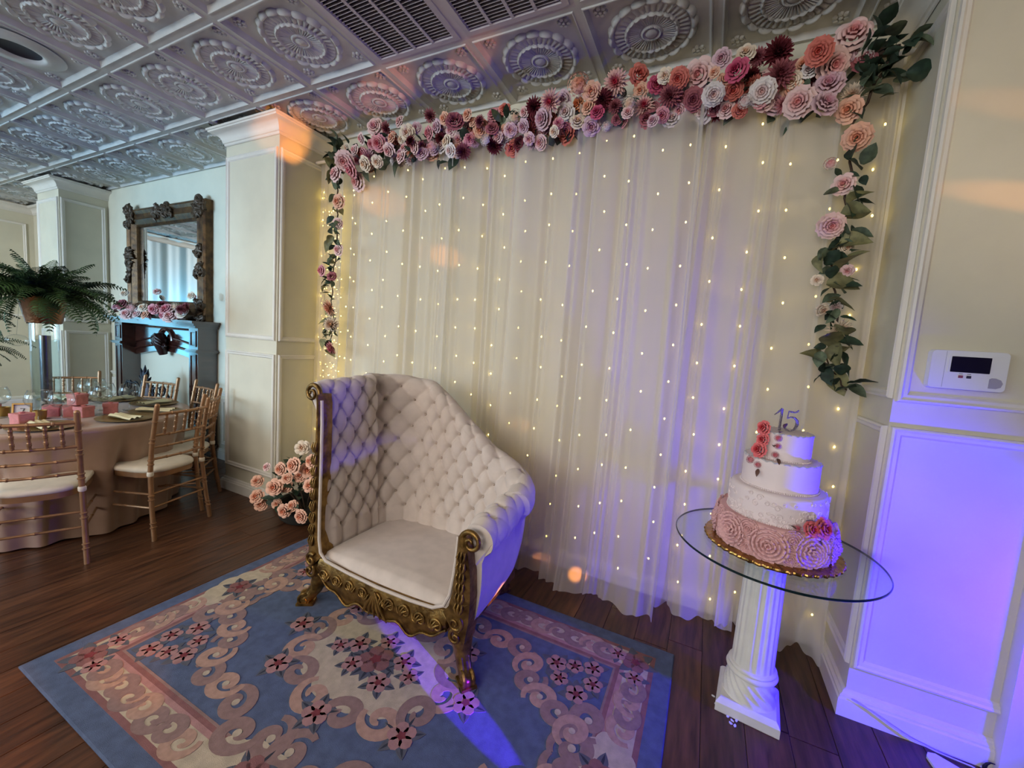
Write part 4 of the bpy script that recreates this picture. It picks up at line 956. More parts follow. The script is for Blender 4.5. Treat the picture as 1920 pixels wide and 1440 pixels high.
# ruffle rosettes around the bottom tier
def ruffle_mesh():
    mb = MB(); r_ = random.Random(4)
    for ring, (n, rad, tilt, sz) in enumerate([(5, .10, .9, .24), (8, .30, .75, .30), (12, .52, .6, .32), (16, .76, .45, .34), (19, .98, .35, .30)]):
        for i in range(n):
            a = 2 * PI * (i + .5 * (ring % 2)) / n + r_.uniform(-.08, .08); c, s_ = math.cos(a), math.sin(a); w_ = sz * .62
            def fn(u, v):
                t = 2 * u - 1; rr = rad - .06 + sz * .55 * v; zz = .05 + tilt * .42 * math.sin(v * PI * .75) * (1 - .35 * t * t) + .03 * math.sin(7 * t)
                tt = t * w_ * (1 - .3 * v)
                return (c * rr - s_ * tt, s_ * rr + c * tt, zz)
            mb.grid(fn, 5, 4)
    return mb.mesh('ruffle', 180)
RUF = ruffle_mesh()
for k in range(9):
    a = 2 * PI * k / 9 + .35; z = .060 + (.004 if k % 2 else -.002)
    loc = (CC[0] + .192 * math.cos(a), CC[1] + .192 * math.sin(a), CZ + z)
    ob('ruffle', RUF, M_PINKI, parent=T1, loc=loc, rot=face((math.cos(a), math.sin(a), .02), k), scale=(.060, .060, .072))
    for dz, sc_ in ((.028, .030), (.095, .034)):
        b = a + PI / 9; loc = (CC[0] + .192 * math.cos(b), CC[1] + .192 * math.sin(b), CZ + dz)
        ob('ruffle', RUF, M_PINKI, parent=T1, loc=loc, rot=face((math.cos(b), math.sin(b), .02), k + dz), scale=(sc_, sc_, sc_ * 1.5))
# scroll piping on the second tier
mb = MB(); r_ = random.Random(8)
for k in range(170):
    a = 2 * PI * ((k * .618) % 1.0); z = .128 + .098 * r_.random(); rr = .164 + .001; d = r_.choice((-1, 1)); rad = r_.uniform(.007, .013); ph = r_.uniform(0, 6)
    pts = []
    for i in range(14):
        t = i / 13; q = rad * (1 - .7 * t); an = ph + d * 7.5 * t
        aa = a + q * math.cos(an) / rr; pts.append((CC[0] + rr * math.cos(aa), CC[1] + rr * math.sin(aa), CZ + z + q * math.sin(an)))
    mb.tube(pts, .0022, 4)
ob('scroll_piping', mb, M_ICE, parent=T2, kind='stuff', smooth=60)
for tier, (r, z), n, pr_ in ((T3, (.130, .2385), 110, .0035), (T4, (.094, .3505), 84, .0032), (T2, (.166, .1245), 140, .003)):
    mb = MB()
    for k in range(n):
        a = 2 * PI * k / n; mb.sphere((CC[0] + r * math.cos(a), CC[1] + r * math.sin(a), CZ + z), pr_, 6, 5)
    ob('pearl_border', mb, M_ICE, parent=tier, kind='stuff', smooth=180)
for tier, r, z in ((T3, .128, .345), (T4, .092, .449)):
    ob('rim_piping', MB().grid(lambda u, v, r=r, z=z: (CC[0] + (r - .004 + (.005 + .0025 * math.sin(2 * PI * u * 23)) * math.cos(2 * PI * v)) * math.cos(2 * PI * u), CC[1] + (r - .004 + (.005 + .0025 * math.sin(2 * PI * u * 23)) * math.cos(2 * PI * v)) * math.sin(2 * PI * u), CZ + z + .0035 * math.sin(2 * PI * v) + .002 * math.sin(2 * PI * u * 31)), 184, 7, cu=True), mat('rim_silver', (206, 204, 208), .5), parent=tier, smooth=180)
def cflower(a, r, z, s_, k='r', tilt=.2, parent=cake):
    d = (math.cos(a), math.sin(a), tilt)
    ob(FN[k], FM[k], FL['cakerose'] if k == 'r' else FL['pink'], parent=parent, loc=(CC[0] + r * math.cos(a), CC[1] + r * math.sin(a), CZ + z), rot=face(d, s_ * 300), scale=s_)
A1 = math.radians(226)
for (da, r, z, s_, k) in [(-.10, .098, .462, .029, 'r'), (-.02, .106, .418, .026, 'r'), (-.06, .112, .378, .031, 'r'), (.42, .098, .435, .016, 'h'), (.44, .098, .405, .014, 'h'), (.40, .100, .370, .015, 'h'), (-.20, .136, .335, .018, 'h'), (.06, .137, .325, .015, 'h')]: cflower(A1 + da, r, z, s_, k)
A2 = math.radians(-62)
for (da, r, z, s_, k) in [(0.0, .185, .140, .030, 'r'), (.20, .190, .146, .036, 'r'), (-.22, .178, .136, .016, 'h')]: cflower(A2 + da, r, z, s_, k, .35)
M_CLEAF = mat('cake_leaf', (104, 72, 60), .6)
for (a, r, z, dx) in [(A1 + .45, .10, .455, .6), (A1 + .3, .10, .405, .2), (A1 + .5, .11, .36, -.3), (A1 + .1, .138, .31, -.8), (A2 - .1, .185, .168, .8), (A2 + .1, .190, .115, -.6), (A2 - .35, .176, .14, .3), (A1 + .55, .09, .475, 1.5)]:
    ob('sugar_leaf', LEAFP, M_CLEAF, parent=cake, loc=(CC[0] + r * math.cos(a), CC[1] + r * math.sin(a), CZ + z), rot=(Vector((math.cos(a) + .4, math.sin(a), dx))).to_track_quat('X', 'Z'), scale=.032)
# topper: the figures 15
TZ = CZ + .4525
tp = thing('cake_topper', 'sparkling silver figure 15 standing on the top tier', 'cake topper', (CC[0], CC[1], TZ), math.radians(14))
M_SIL = mat('glitter_silver', (176, 168, 178), .3, metal=.8, rgb2=(110, 100, 116), nscale=300, bump=.5, bscale=500)
def stroke(name, pts, rr): lob(name, MB().tube([(x, 0, z) for x, z in pts], rr, 8, flat=.5, up=(0, 0, 1) if abs(pts[0][1] - pts[-1][1]) < abs(pts[0][0] - pts[-1][0]) else (1, 0, 0)), M_SIL, tp, 60)
stroke('digit_one', [(-.046, .060), (-.036, .069), (-.027, .080), (-.022, .088)], [.002, .0032, .004, .003])
stroke('digit_one', [(-.022, -.004), (-.022, .03), (-.021, .06), (-.021, .086)], [.005, .0046, .0046, .0046])
stroke('digit_five', [(.001, .050), (.002, .062), (.003, .078)], [.0022, .0022, .0022])
stroke('digit_five', [(.002, .078), (.012, .077), (.024, .076), (.033, .080), (.037, .087)], [.0026, .0036, .003, .0034, .002])
stroke('digit_five', [(.001, .050), (.012, .057), (.026, .055), (.036, .043), (.037, .027), (.030, .010), (.016, .001), (.002, .005), (-.004, .012), (-.001, .017)], [.002, .0032, .0044, .006, .0064, .0046, .0026, .0034, .0046, .003])

# ================================================================== THERMOSTAT AND FLOOR BITS
thm = thing('thermostat', 'white wall thermostat with dark display on the projecting wall', 'thermostat', (1.604, -.456, 1.492))
def rrect(hw, hh, r, n=6): 
    P = []
    for cx, cy, a0 in ((hw - r, hh - r, 0), (-hw + r, hh - r, PI / 2), (-hw + r, -hh + r, PI), (hw - r, -hh + r, 1.5 * PI)):
        for k in range(n + 1): a = a0 + PI / 2 * k / n; P.append((cx + r * math.cos(a), cy + r * math.sin(a)))
    return P
def yprism(poly, cx, cz, y0, y1, taper=.0):
    n = len(poly); v = [(cx + x, y0, cz + z) for x, z in poly] + [(cx + x * (1 - taper), y1, cz + z * (1 - taper)) for x, z in poly]
    return MB().add(v, [tuple(range(n)), tuple(range(n, 2 * n))[::-1]] + [(i, n + i, n + (i + 1) % n, (i + 1) % n) for i in range(n)])
ob('body', yprism(rrect(.107, .073, .014), 1.604, 1.492, -.456, -.482, .03), M_WHITEP, parent=thm, smooth=30)
ob('bezel', yprism(rrect(.060, .034, .004), 1.608, 1.513, -.481, -.4845), M_WHITEP, parent=thm, smooth=30)
ob('display', yprism(rrect(.053, .029, .002), 1.608, 1.513, -.483, -.4855), M_DARKP, parent=thm, smooth=30)
ob('flap_seam', MB().box(1.5395, 1.5405, -.4826, -.481, 1.425, 1.56), mat('seam_grey', (170, 170, 180), .6), parent=thm)
ob('button', yprism(rrect(.006, .005, .001), 1.587, 1.468, -.481, -.4845), mat('button_red', (150, 80, 96), .5), parent=thm)
ob('button', yprism(rrect(.006, .005, .001), 1.609, 1.468, -.481, -.4845), mat('button_dark', (60, 56, 76), .5), parent=thm)
for xx in (1.587, 1.609): ob('button_mark', MB().box(xx - .005, xx + .005, -.4832, -.481, 1.4775, 1.479), M_DARKP, parent=thm)
ob('sensor_grille', yprism([(0, 0), (.0, -.034), (.02, -.034), (.032, -.028), (.036, -.014), (.030, -.002), (.016, .004), (.006, .004)], 1.664, 1.466, -.481, -.4838), mat('grille_grey', (168, 164, 180), .6), parent=thm, smooth=30)
# cable along the base board and the white plate on the floor
ob('power_cable', MB().tube([(1.43, -.488, .092), (1.50, -.492, .070), (1.56, -.494, .045), (1.62, -.496, .022), (1.70, -.50, .008), (1.80, -.505, .005), (1.86, -.56, .005), (2.1, -.62, .005)], .003, 6), mat('cable_white', (200, 196, 206), .5), label='thin white cable running down the baseboard to the floor', cat='cable')
cc = MB().tube([(1.835, -.500, .003), (1.832, -.502, .02), (1.836, -.503, .035), (1.845, -.502, .043), (1.856, -.505, .046)], [.006, .007, .005, .003, .002], 6)
ob('cable_clip', cc, mat('clip_black', (24, 20, 30), .5), label='small black hook shaped clip at the foot of the baseboard', cat='clip')
def plate_poly():
    return [(1.655, -.545), (1.665, -.525), (1.69, -.518), (1.85, -.60), (1.90, -.68), (1.80, -.80), (1.70, -.72), (1.665, -.62)]
ob('floor_plate', MB().prism(plate_poly(), .0005, .012), M_WHITEP, label='flat white plate lying on the floor by the door casing', cat='plate', smooth=30)
r_ = random.Random(12)
for k, (x, y) in enumerate([(.968, -.742), (.985, -.755), (1.0, -.748), (.978, -.772), (.993, -.775), (.915, -.66), (.925, -.70)]):
    mb = MB(); n = 6
    mb.prism([(.010 * r_.uniform(.5, 1) * math.cos(2 * PI * i / n), .007 * r_.uniform(.5, 1) * math.sin(2 * PI * i / n)) for i in range(n)], 0, .003)
    ob('paper_scrap', mb, M_WHITEP, loc=(x, y, .0005), rot=(0, 0, r_.uniform(0, 6)), label='tiny white paper scrap on the floor at the pedestal foot', cat='scrap', group='white scraps beside the pedestal')

# ================================================================== DINING TABLE, CHAIRS, TABLEWARE
TC = (-3.49, -1.385); TZt = .745; TR = .765
tbl = thing('round_table', 'round banquet table hidden under the champagne cloth', 'table', (TC[0], TC[1], 0))
ob('tabletop', MB().lathe([(0, .715), (TR - .02, .715), (TR - .015, .735), (0, .735)], 64, (TC[0], TC[1], 0)), M_WOODD, parent=tbl)
for k in range(4):
    a = k * PI / 2 + .6
    ob('leg', MB().tube([(TC[0] + .42 * math.cos(a), TC[1] + .42 * math.sin(a), .71), (TC[0] + .46 * math.cos(a), TC[1] + .46 * math.sin(a), 0)], .015, 8), M_IRON, parent=tbl)
def cloth(u, v):
    a = 2 * PI * u
    if v < .25: r = TR * (v / .25); z = TZt
    else:
        t = (v - .25) / .75; z = TZt * (1 - t) + .012 * t; z = z if t > .03 else TZt - .006 * t / .03
        f = .5 * math.sin(11 * a + .7) + .3 * math.sin(19 * a + 2) + .25 * math.sin(29 * a) + .35 * math.sin(5 * a + 1)
        pinch = sum(math.exp(-((((a - c + PI) % (2 * PI)) - PI) / .06) ** 2) for c in (.16, -.62, .95)) * math.exp(-((t - .38) / .2) ** 2)
        r = TR + .004 - .10 * t + f * .044 * min(1, t * 1.6) - .055 * pinch - .05 * math.sin(PI * t) * .3
    return (r * math.cos(a), r * math.sin(a), z)
ob('tablecloth', MB().grid(cloth, 260, 44, cu=True), M_SATIN, loc=(TC[0], TC[1], 0), label='champagne satin cloth draped to the floor over the round table', cat='tablecloth', smooth=180)

def bamboo(mb, pts, r, kn=(.0,), n=8):
    P = [Vector(p) for p in pts]; out = []; rr = []
    L_ = [0]
    for a, b in zip(P[:-1], P[1:]): L_.append(L_[-1] + (b - a).length)
    tot = L_[-1]; ks = [k * tot for k in kn]
    ts = sorted(set([i / 14 * tot for i in range(15)] + [max(0, min(tot, k + d)) for k in ks for d in (-.006, -.003, 0, .003, .006)]))
    for t in ts:
        i = min(len(P) - 2, max(0, int(np.searchsorted(L_, t) - 1))); q = (t - L_[i]) / max(1e-6, L_[i + 1] - L_[i]); out.append(P[i].lerp(P[i + 1], q))
        rr.append(r * (1.28 if any(abs(t - k) < .0035 for k in ks) else 1.0))
    mb.tube(out, rr, n)
CH = {}
def chair_parts():
    P = []
    def part(name, mb, m, sm=40): P.append((name, mb.mesh(name, sm), m))
    for s_ in (-1, 1):
        mb = MB(); bamboo(mb, [(s_ * .205, -.245, 0), (s_ * .195, -.215, .22), (s_ * .185, -.195, .45), (s_ * .183, -.205, .62), (s_ * .183, -.235, .80), (s_ * .184, -.255, .91)], .0145, (.1, .13, .3, .33, .56, .59, .72, .75, .88), 10)
        mb.sphere((s_ * .184, -.256, .912), .0145, 8, 6); part('back_post', mb, M_CHAIR)
        mb = MB(); bamboo(mb, [(s_ * .198, .205, 0), (s_ * .19, .19, .42)], .014, (.12, .16, .5, .54, .85), 10); part('front_leg', mb, M_CHAIR)
        mb = MB(); bamboo(mb, [(s_ * .196, .19, .20), (s_ * .196, -.21, .22)], .0075, (.5,)); part('stretcher', mb, M_CHAIR)
        mb = MB(); bamboo(mb, [(s_ * .194, .19, .29), (s_ * .192, -.20, .31)], .0075, (.5,)); part('stretcher', mb, M_CHAIR)
    for y, z in ((.20, .25), (-.215, .22), (-.205, .31)):
        mb = MB(); bamboo(mb, [(-.195, y, z), (.195, y, z)], .0075, (.5,)); part('stretcher', mb, M_CHAIR)
    def rail(z, r=.0095, y=-.235, bow=.022):
        mb = MB(); bamboo(mb, [(-.184 + .368 * t, y - bow * math.sin(PI * t), z) for t in [k / 8 for k in range(9)]], r, (.25, .5, .75)); return mb
    part('top_rail', rail(.852, .0105, -.246), M_CHAIR); part('back_rail', rail(.708, .0095, -.222), M_CHAIR); part('back_rail', rail(.625, .0085, -.207), M_CHAIR); part('back_rail', rail(.545, .0085, -.200), M_CHAIR)
    for k in range(5):
        t = (k + 1) / 6; x = -.184 + .368 * t; b = .022 * math.sin(PI * t)
        mb = MB(); bamboo(mb, [(x, -.222 - b, .708), (x, -.246 - b, .852)], .0085, (.2, .27, .5, .57, .8)); part('spindle', mb, M_CHAIR)
    def seat_poly(k): return [((.185 + .025 * math.sin(a)) * k * math.copysign(abs(math.cos(a)) ** .55, math.cos(a)), .205 * k * math.copysign(abs(math.sin(a)) ** .6, math.sin(a))) for a in [2 * PI * i / 40 for i in range(40)]]
    mb = MB(); mb.prism(seat_poly(1.0), .405, .438); part('seat_frame', mb, M_CHAIR, 30)
    mb = MB(); rs = [(1.0, .438), (1.035, .446), (1.035, .458), (1.0, .468), (.8, .473), (.4, .476)]
    v = []; f = []
    for k_, z in rs: v += [(x, y, z) for x, y in seat_poly(k_)]
    for j in range(len(rs) - 1):
        for i in range(40): f.append((j * 40 + i, j * 40 + (i + 1) % 40, j * 40 + 40 + (i + 1) % 40, j * 40 + 40 + i))
    f.append(tuple(range(len(v) - 40, len(v)))); mb.add(v, f); part('seat_cushion', mb, M_CUSH, 60)
    for s_ in (-1, 1):
        mb = MB(); mb.lathe([(.016, .432), (.019, .438), (.019, .456), (.016, .462)], 12, (s_ * .186, -.196, 0)); part('cushion_tie', mb, M_CUSH)
    return P
CP = chair_parts()
def chair(x, y, tx, ty, label, g='gold chiavari chairs around the banquet table'):
    a = math.atan2(ty - y, tx - x) - PI / 2
    t = thing('chiavari_chair', label, 'chair', (x, y, 0), a, g)
    for n, me, m in CP: ob(n, me, m, parent=t, local=True)
    return t
def chair_dir(x, y, fx, fy, label): return chair(x, y, x + fx, y + fy, label)
chair_dir(-2.735, -1.115, -.96, -.285, 'gold chiavari chair with ivory seat nearest the patterned rug')
chair_dir(-2.745, -1.645, -.90, .44, 'gold chiavari chair with its back to the camera, cut by the left edge')
chair_dir(-3.03, -.855, -.70, -.715, 'gold chiavari chair half hidden behind the chair nearest the rug')
chair_dir(-3.47, -.66, -.03, -1, 'gold chiavari chair pushed in beside the right leg of the mantel')
chair_dir(-3.94, -.755, .30, -.95, 'gold chiavari chair in front of the iron fire screen')
chair_dir(-4.50, -1.02, .90, -.42, 'gold chiavari chair behind the glass vase')

M_CHARGER = mat('charger_gold', (172, 138, 76), .3, metal=.7, bump=.15, bscale=40)
M_NAP = mat('napkin_cream', (226, 212, 170), .7, noise=.04, nscale=20)
M_FAVOR = mat('favor_pink', (222, 138, 134), .6, noise=.08, nscale=40, bump=.2, bscale=120)
pm = MB().lathe([(0, .004), (.10, .004), (.112, .008), (.158, .015), (.163, .014), (.160, .011), (.11, .002), (0, .0)], 48).mesh('plate', 40)
def nap_fn(u, v):
    return (-.115 + .23 * u, -.045 + .09 * v, .012 + .012 * abs(math.sin(PI * v * 3)) + .004 * math.sin(5 * u + 3 * v))
nm_ = MB().grid(nap_fn, 16, 19); nm_.grid(lambda u, v: (-.115 + .23 * u, -.045 + .09 * v, .009), 2, 2, flip=True); nm_ = nm_.mesh('napkin', 180)
seats = [(-2.735, -1.115, 'nearest the rug side chair'), (-2.84, -1.62, 'in front of the chair backed to the camera'), (-3.03, -.855, 'second along the right rim of the table'), (-3.47, -.70, 'third along the rim towards the mantel'), (-3.94, -.755, 'before the fire screen chair'), (-4.4, -1.02, 'behind the glass vase')]
for k, (x, y, s_) in enumerate(seats):
    d = Vector((x - TC[0], y - TC[1])).normalized(); c = Vector(TC) + d * .585; a = math.atan2(d.y, d.x)
    ob('charger_plate', pm, M_CHARGER, loc=(c.x, c.y, TZt + .001), label='round gold charger plate ' + s_, cat='plate', group='gold charger plates on the table')
    ob('napkin', nm_, M_NAP, loc=(c.x, c.y, TZt + .007), rot=(0, 0, a + (.35 if k % 2 else -.2)), label='folded cream napkin on the charger plate ' + s_, cat='napkin', group='cream napkins on the plates')
gp = [(.0, .0), (.034, .0), (.036, .002), (.010, .006), (.0045, .014), (.004, .07), (.007, .080), (.030, .092), (.046, .112), (.051, .135), (.046, .165), (.036, .195), (.0352, .195), (.045, .165), (.050, .135), (.045, .113), (.029, .094), (.0, .084)]
gm = MB().lathe(gp, 32, cap=False).mesh('wine_glass', 180)
for k, (x, y, s_) in enumerate([(-3.17, -1.545, 'nearest the framed table number'), (-3.115, -1.455, 'second from the chair backed to the camera'), (-3.20, -1.235, 'beside the two stacked pink boxes'), (-3.30, -1.03, 'near the fire screen side plates'), (-3.72, -1.08, 'behind the glass vase on the right'), (-3.44, -1.66, 'behind the framed table number'), (-3.62, -1.16, 'close to the right side of the glass vase'), (-3.40, -1.14, 'between the vase and the right plates')]):
    ob('wine_glass', gm, M_GLASS, loc=(x, y, TZt + .001), scale=(1.3, 1.3, 1.06), label='clear balloon wine glass ' + s_, cat='glass', group='wine glasses on the banquet table')
bm_ = MB(); bm_.prism(rrect(.030, .030, .005, 3), 0, .046)
bl_ = MB(); bl_.prism(rrect(.032, .032, .005, 3), .040, .058); bl_.lathe([(.010, .057), (.012, .064), (.0, .066)], 10)
bm_, bl_ = bm_.mesh('box_body', 30), bl_.mesh('box_lid', 30)
for k, (x, y, z, s_) in enumerate([(-3.10, -1.635, 0, 'in front of the framed table number'), (-3.33, -1.44, 0, 'behind the nearest wine glasses'), (-3.19, -1.325, 0, 'in front of the other stacked pink boxes'), (-3.26, -1.365, 0, 'at the back of the pink box stack'), (-3.24, -1.34, .064, 'on top of the pink box stack'), (-3.24, -1.165, 0, 'alone at the right among the plates'), (-3.60, -1.66, 0, 'behind the framed table number'), (-3.66, -1.70, 0, 'at the left edge behind the frame')]):
    t = thing('favor_box', 'small pink favour box ' + s_, 'box', (x, y, TZt + .001 + z * 1.3), .3 + k * .8, 'pink favour boxes on the table')
    ob('box_body', bm_, M_FAVOR, parent=t, local=True, scale=1.3); ob('box_lid', bl_, M_FAVOR, parent=t, local=True, scale=1.3)
fr = thing('table_number', 'small gold framed table number leaning on the banquet table', 'table number', (-3.35, -1.575, TZt), math.radians(62))
M_GF = mat('frame_gold', (190, 150, 90), .35, metal=.7)
def fmp(a, b, h): return (a, -h * .9 - b * .26 + .0, b * .96 + .004)
lob('frame', MB().rings(-.045, .045, 0, .10, [(0, 0), (0, .012), (.008, .014), (.011, .008)], lambda a, b, h: (a, -h + b * .25, b * .97 + .002)), M_GF, fr, 25)
lob('card', MB().add([(-.036, .0, .010), (.036, .0, .010), (.036, .020, .092), (-.036, .020, .092)], [(0, 1, 2, 3)]), mat('card_white', (230, 228, 224), .6), fr, 0)
lob('numeral', MB().tube([(-.008, .0095, .064), (.010, .0095, .064), (.002, .004, .040), (.0, .002, .034)], .0022, 6), mat('ink_dark', (40, 40, 50), .6), fr)
lob('stand', MB().add([(-.02, .030, .09), (.02, .030, .09), (.02, .06, 0), (-.02, .06, 0)], [(0, 1, 2, 3)]), M_GF, fr, 0)
for (x, y, s_) in [(-3.25, -1.52, 'behind the nearest wine glass'), (-3.50, -1.62, 'behind the framed table number')]:
    v_ = thing('votive_holder', 'gold mercury glass votive holder ' + s_, 'candle holder', (x, y, TZt), 0, 'votive holders on the table')
    lob('cup', MB().lathe([(0, 0), (.028, 0), (.031, .02), (.034, .06), (.032, .06), (.028, .01), (0, .008)], 24), M_CHARGER, v_); lob('candle', MB().lathe([(0, .008), (.026, .008), (.026, .035), (0, .035)], 18), mat('wax', (236, 226, 200), .6), v_)
ob('knife', MB().box(-.006, .006, -.09, .09, 0, .003), mat('cutlery', (170, 176, 186), .25, metal=.9), loc=(-3.19, -1.44, TZt + .001), rot=(0, 0, 2.2), label='silver butter knife lying beside the stacked pink boxes', cat='knife')
# glass cylinder vase with water
VC = (-3.56, -1.40); vh = .635
vs = thing('glass_vase', 'tall clear glass cylinder vase filled with water in the middle of the table', 'vase', (VC[0], VC[1], TZt))
ob('cylinder', MB().lathe([(0, .001), (.074, .001), (.074, vh), (.070, vh), (.070, .014), (0, .014)], 48, (VC[0], VC[1], TZt), False), M_GLASS, parent=vs)
ob('water', MB().lathe([(0, .015), (.0695, .015), (.0695, .52), (0, .52)], 48, (VC[0], VC[1], TZt), False), M_WATER, parent=vs)
ob('inner_tube', MB().lathe([(.030, .016), (.030, .55), (.027, .55), (.027, .016)], 24, (VC[0], VC[1], TZt), False), mat('tube_pewter', (120, 116, 116), .25, metal=.8), parent=vs)
# potted fern on the vase
FZ = TZt + vh + .001
fern = thing('potted_fern', 'lush green fern in a hammered copper pot on the tall glass vase', 'plant', (VC[0], VC[1], FZ))
ob('pot', MB().lathe([(0, 0), (.082, 0), (.090, .006), (.122, .17), (.130, .178), (.128, .186), (.116, .18), (.09, .03), (0, .02)], 48, (VC[0], VC[1], FZ)), mat('copper', (150, 100, 66), .34, metal=.9, bump=.45, bscale=38, noise=.2, nscale=12), parent=fern)
ob('soil', MB().lathe([(0, .16), (.114, .165)], 24, (VC[0], VC[1], FZ), False), mat('soil', (44, 34, 26), .9), parent=fern)
def frond_mesh(arch, seed, n=22):
    mb = MB(); r_ = random.Random(seed); pts = []
    for i in range(n + 1):
        t = i / n; pts.append(Vector((t * .92 - .08 * arch * t * t, 0, .55 * t * (1.1 - arch * t * 1.15))))
    mb.tube(pts, [.006 * (1 - .8 * i / n) for i in range(n + 1)], 4)
    for i in range(2, n):
        t = i / n; l = .155 * math.sin(PI * min(1, .12 + .88 * t)) ** .7 * r_.uniform(.85, 1.1); d = (pts[i + 1] - pts[i - 1]).normalized(); w_ = .0135
        for s_ in (-1, 1):
            o = Vector((d.x * .35, s_ * .93, d.z * .35 - .18 * r_.random())); b = pts[i]; up = Vector((-d.z, 0, d.x))
            mb.add([b - d * w_ * .6, b + o * l * .55 - d * w_ * 1.1 + up * .01, b + o * l - up * .03, b + o * l * .55 + d * w_ * 1.1 + up * .01, b + d * w_ * .6], [(0, 1, 3, 4), (1, 2, 3)])
    return mb.mesh('frond', 180)
FRM = [frond_mesh(.75, 1), frond_mesh(1.0, 2), frond_mesh(1.25, 3), frond_mesh(1.55, 4)]
def fernleaves(parent, c, n, r0, size, seed, elev=(.0, 1.2), wd=.05):
    r_ = random.Random(seed)
    for k in range(n):
        a = 2 * PI * k * .618034 + r_.uniform(-.2, .2); e = r_.uniform(*elev); me = r_.choice(FRM); s_ = size * r_.uniform(.7, 1.1)
        q = Quaternion((0, 0, 1), a) @ Quaternion((0, 1, 0), -e * .75 + .15) @ Quaternion((1, 0, 0), r_.uniform(-.5, .5))
        ob('frond', me, M_FERN, parent=parent, loc=(c[0] + r0 * math.cos(a) * r_.random(), c[1] + r0 * math.sin(a) * r_.random(), c[2]), rot=q, scale=s_)
fernleaves(fern, (VC[0], VC[1], FZ + .17), 60, .10, .46, 5, (.1, 1.0))
fernleaves(fern, (VC[0], VC[1], FZ + .18), 34, .08, .40, 6, (.9, 1.7))
fernleaves(fern, (VC[0], VC[1], FZ + .175), 22, .12, .44, 7, (-.5, .1))
# glass globe hanging in front of the greenery
gl_ = thing('glass_globe', 'small clear glass globe hanging from the fern left of the vase', 'glass globe', (-3.90, -1.45, 1.24))
ob('globe', MB().sphere((-3.90, -1.45, 1.24), .052, 20, 14, (1.15, 1.15, .85)), M_GLASS, parent=gl_, smooth=180)
ob('thread', MB().tube([(-3.90, -1.45, 1.283), (-3.87, -1.44, 1.50)], .0012, 4), M_WIRE, parent=gl_)
# second greenery behind
pg = thing('potted_greenery', 'dense leafy greenery on a white stand at the far left behind the vase', 'plant', (-5.9, -1.345, 0))
ob('stand', sqring([(.16, .001), (.16, .72), (.18, .74), (.18, .78)]), M_WHITEP, parent=pg, loc=(-5.9, -1.345, 0), smooth=30)
fernleaves(pg, (-5.9, -1.345, 1.05), 44, .14, .42, 9, (-1.0, .8))
fernleaves(pg, (-5.9, -1.345, 1.35), 36, .14, .42, 10, (-.8, .9))
# drape on the end wall (seen in the mirror)
def edrape(u, v):
    y = -4.3 + 3.35 * u; z = .03 + 2.9 * (1 - v); return (XL + .09 + .028 * math.sin(60 * u) + .014 * math.sin(133 * u + 1), y, z)
ob('wall_drape', MB().grid(edrape, 260, 6), mat('drape_white', (226, 226, 220), .85), label='white pleated drape on the end wall, seen in the mirror', cat='drape', smooth=180)

# ================================================================== MANTEL, MIRROR, FIRE SCREEN
MX0, MX1 = -5.86, -4.04; MY = -.19
man = thing('fireplace_mantel', 'dark carved wooden fireplace mantel against the cream wall', 'mantel', ((MX0 + MX1) / 2, -.1, 0))
ob('shelf', MB().box(MX0 - .075, MX1 + .055, -.27, -.001, 1.452, 1.478).box(MX0 - .05, MX1 + .035, -.245, -.001, 1.430, 1.452).box(MX0 - .03, MX1 + .02, -.225, -.001, 1.405, 1.430), M_WOODD, parent=man, smooth=0)
for (a, b) in ((MX0, MX0 + .18), (MX1 - .17, MX1)):
    pm2 = ob('pilaster', MB().box(a, b, MY, -.001, 0, 1.405), M_WOODD, parent=man, smooth=0)
    ob('panel', MB().rings(a + .03, b - .03, 1.21, 1.375, [(0, .0), (.0, .008), (.014, .008), (.018, .0)], lambda x, z, h: (x, MY - h, z)), M_WOODD, parent=pm2, smooth=20)
    ob('panel', MB().rings(a + .03, b - .03, .16, 1.13, [(0, .0), (.0, .008), (.014, .008), (.018, .0)], lambda x, z, h: (x, MY - h, z)), M_WOODD, parent=pm2, smooth=20)
    ob('band', MB().box(a - .02, b + .02, MY - .025, -.001, 1.145, 1.180).box(a - .035, b + .035, MY - .04, -.001, 1.158, 1.168), M_WOODD, parent=pm2, smooth=0)
    ob('foot', MB().box(a - .015, b + .015, MY - .015, -.001, 0.001, .14), M_WOODD, parent=pm2, smooth=0)
xa, xb = MX0 + .18, MX1 - .17; xm = (xa + xb) / 2
lo = [(xa + (xb - xa) * k / 24, 1.02 + .085 * math.sin(PI * k / 24)) for k in range(25)]
pan = MB(); n = len(lo); v = [(x, -.06, z) for x, z in lo] + [(x, -.06, 1.405) for x, z in lo] + [(x, -.02, z) for x, z in lo]
pan.add(v, [(i, i + 1, n + i + 1, n + i) for i in range(n - 1)] + [(i, 2 * n + i, 2 * n + i + 1, i + 1) for i in range(n - 1)])
fz = ob('frieze', pan, M_WOODD, parent=man, smooth=30)
for dz, r in ((.075, .012), (.16, .009)):
    ob('arch_moulding', MB().tube([(x, -.07, z + dz) for x, z in lo], r, 8), M_WOODD, parent=fz)
ob('arch_moulding', MB().tube([(xm + .15 * math.cos(PI * k / 12), -.068, 1.235 + .13 * math.sin(PI * k / 12)) for k in range(13)], .022, 8), M_WOODD, parent=fz)
ob('arch_moulding', MB().tube([(xa, -.068, 1.378), (xb, -.068, 1.378)], .012, 8), M_WOODD, parent=fz)
cor = MB().tube([(xm, -.085, 1.30), (xm, -.12, 1.27), (xm, -.13, 1.22), (xm, -.115, 1.16), (xm, -.10, 1.09), (xm, -.095, 1.07)], [.03, .07, .075, .055, .045, .04], 12)
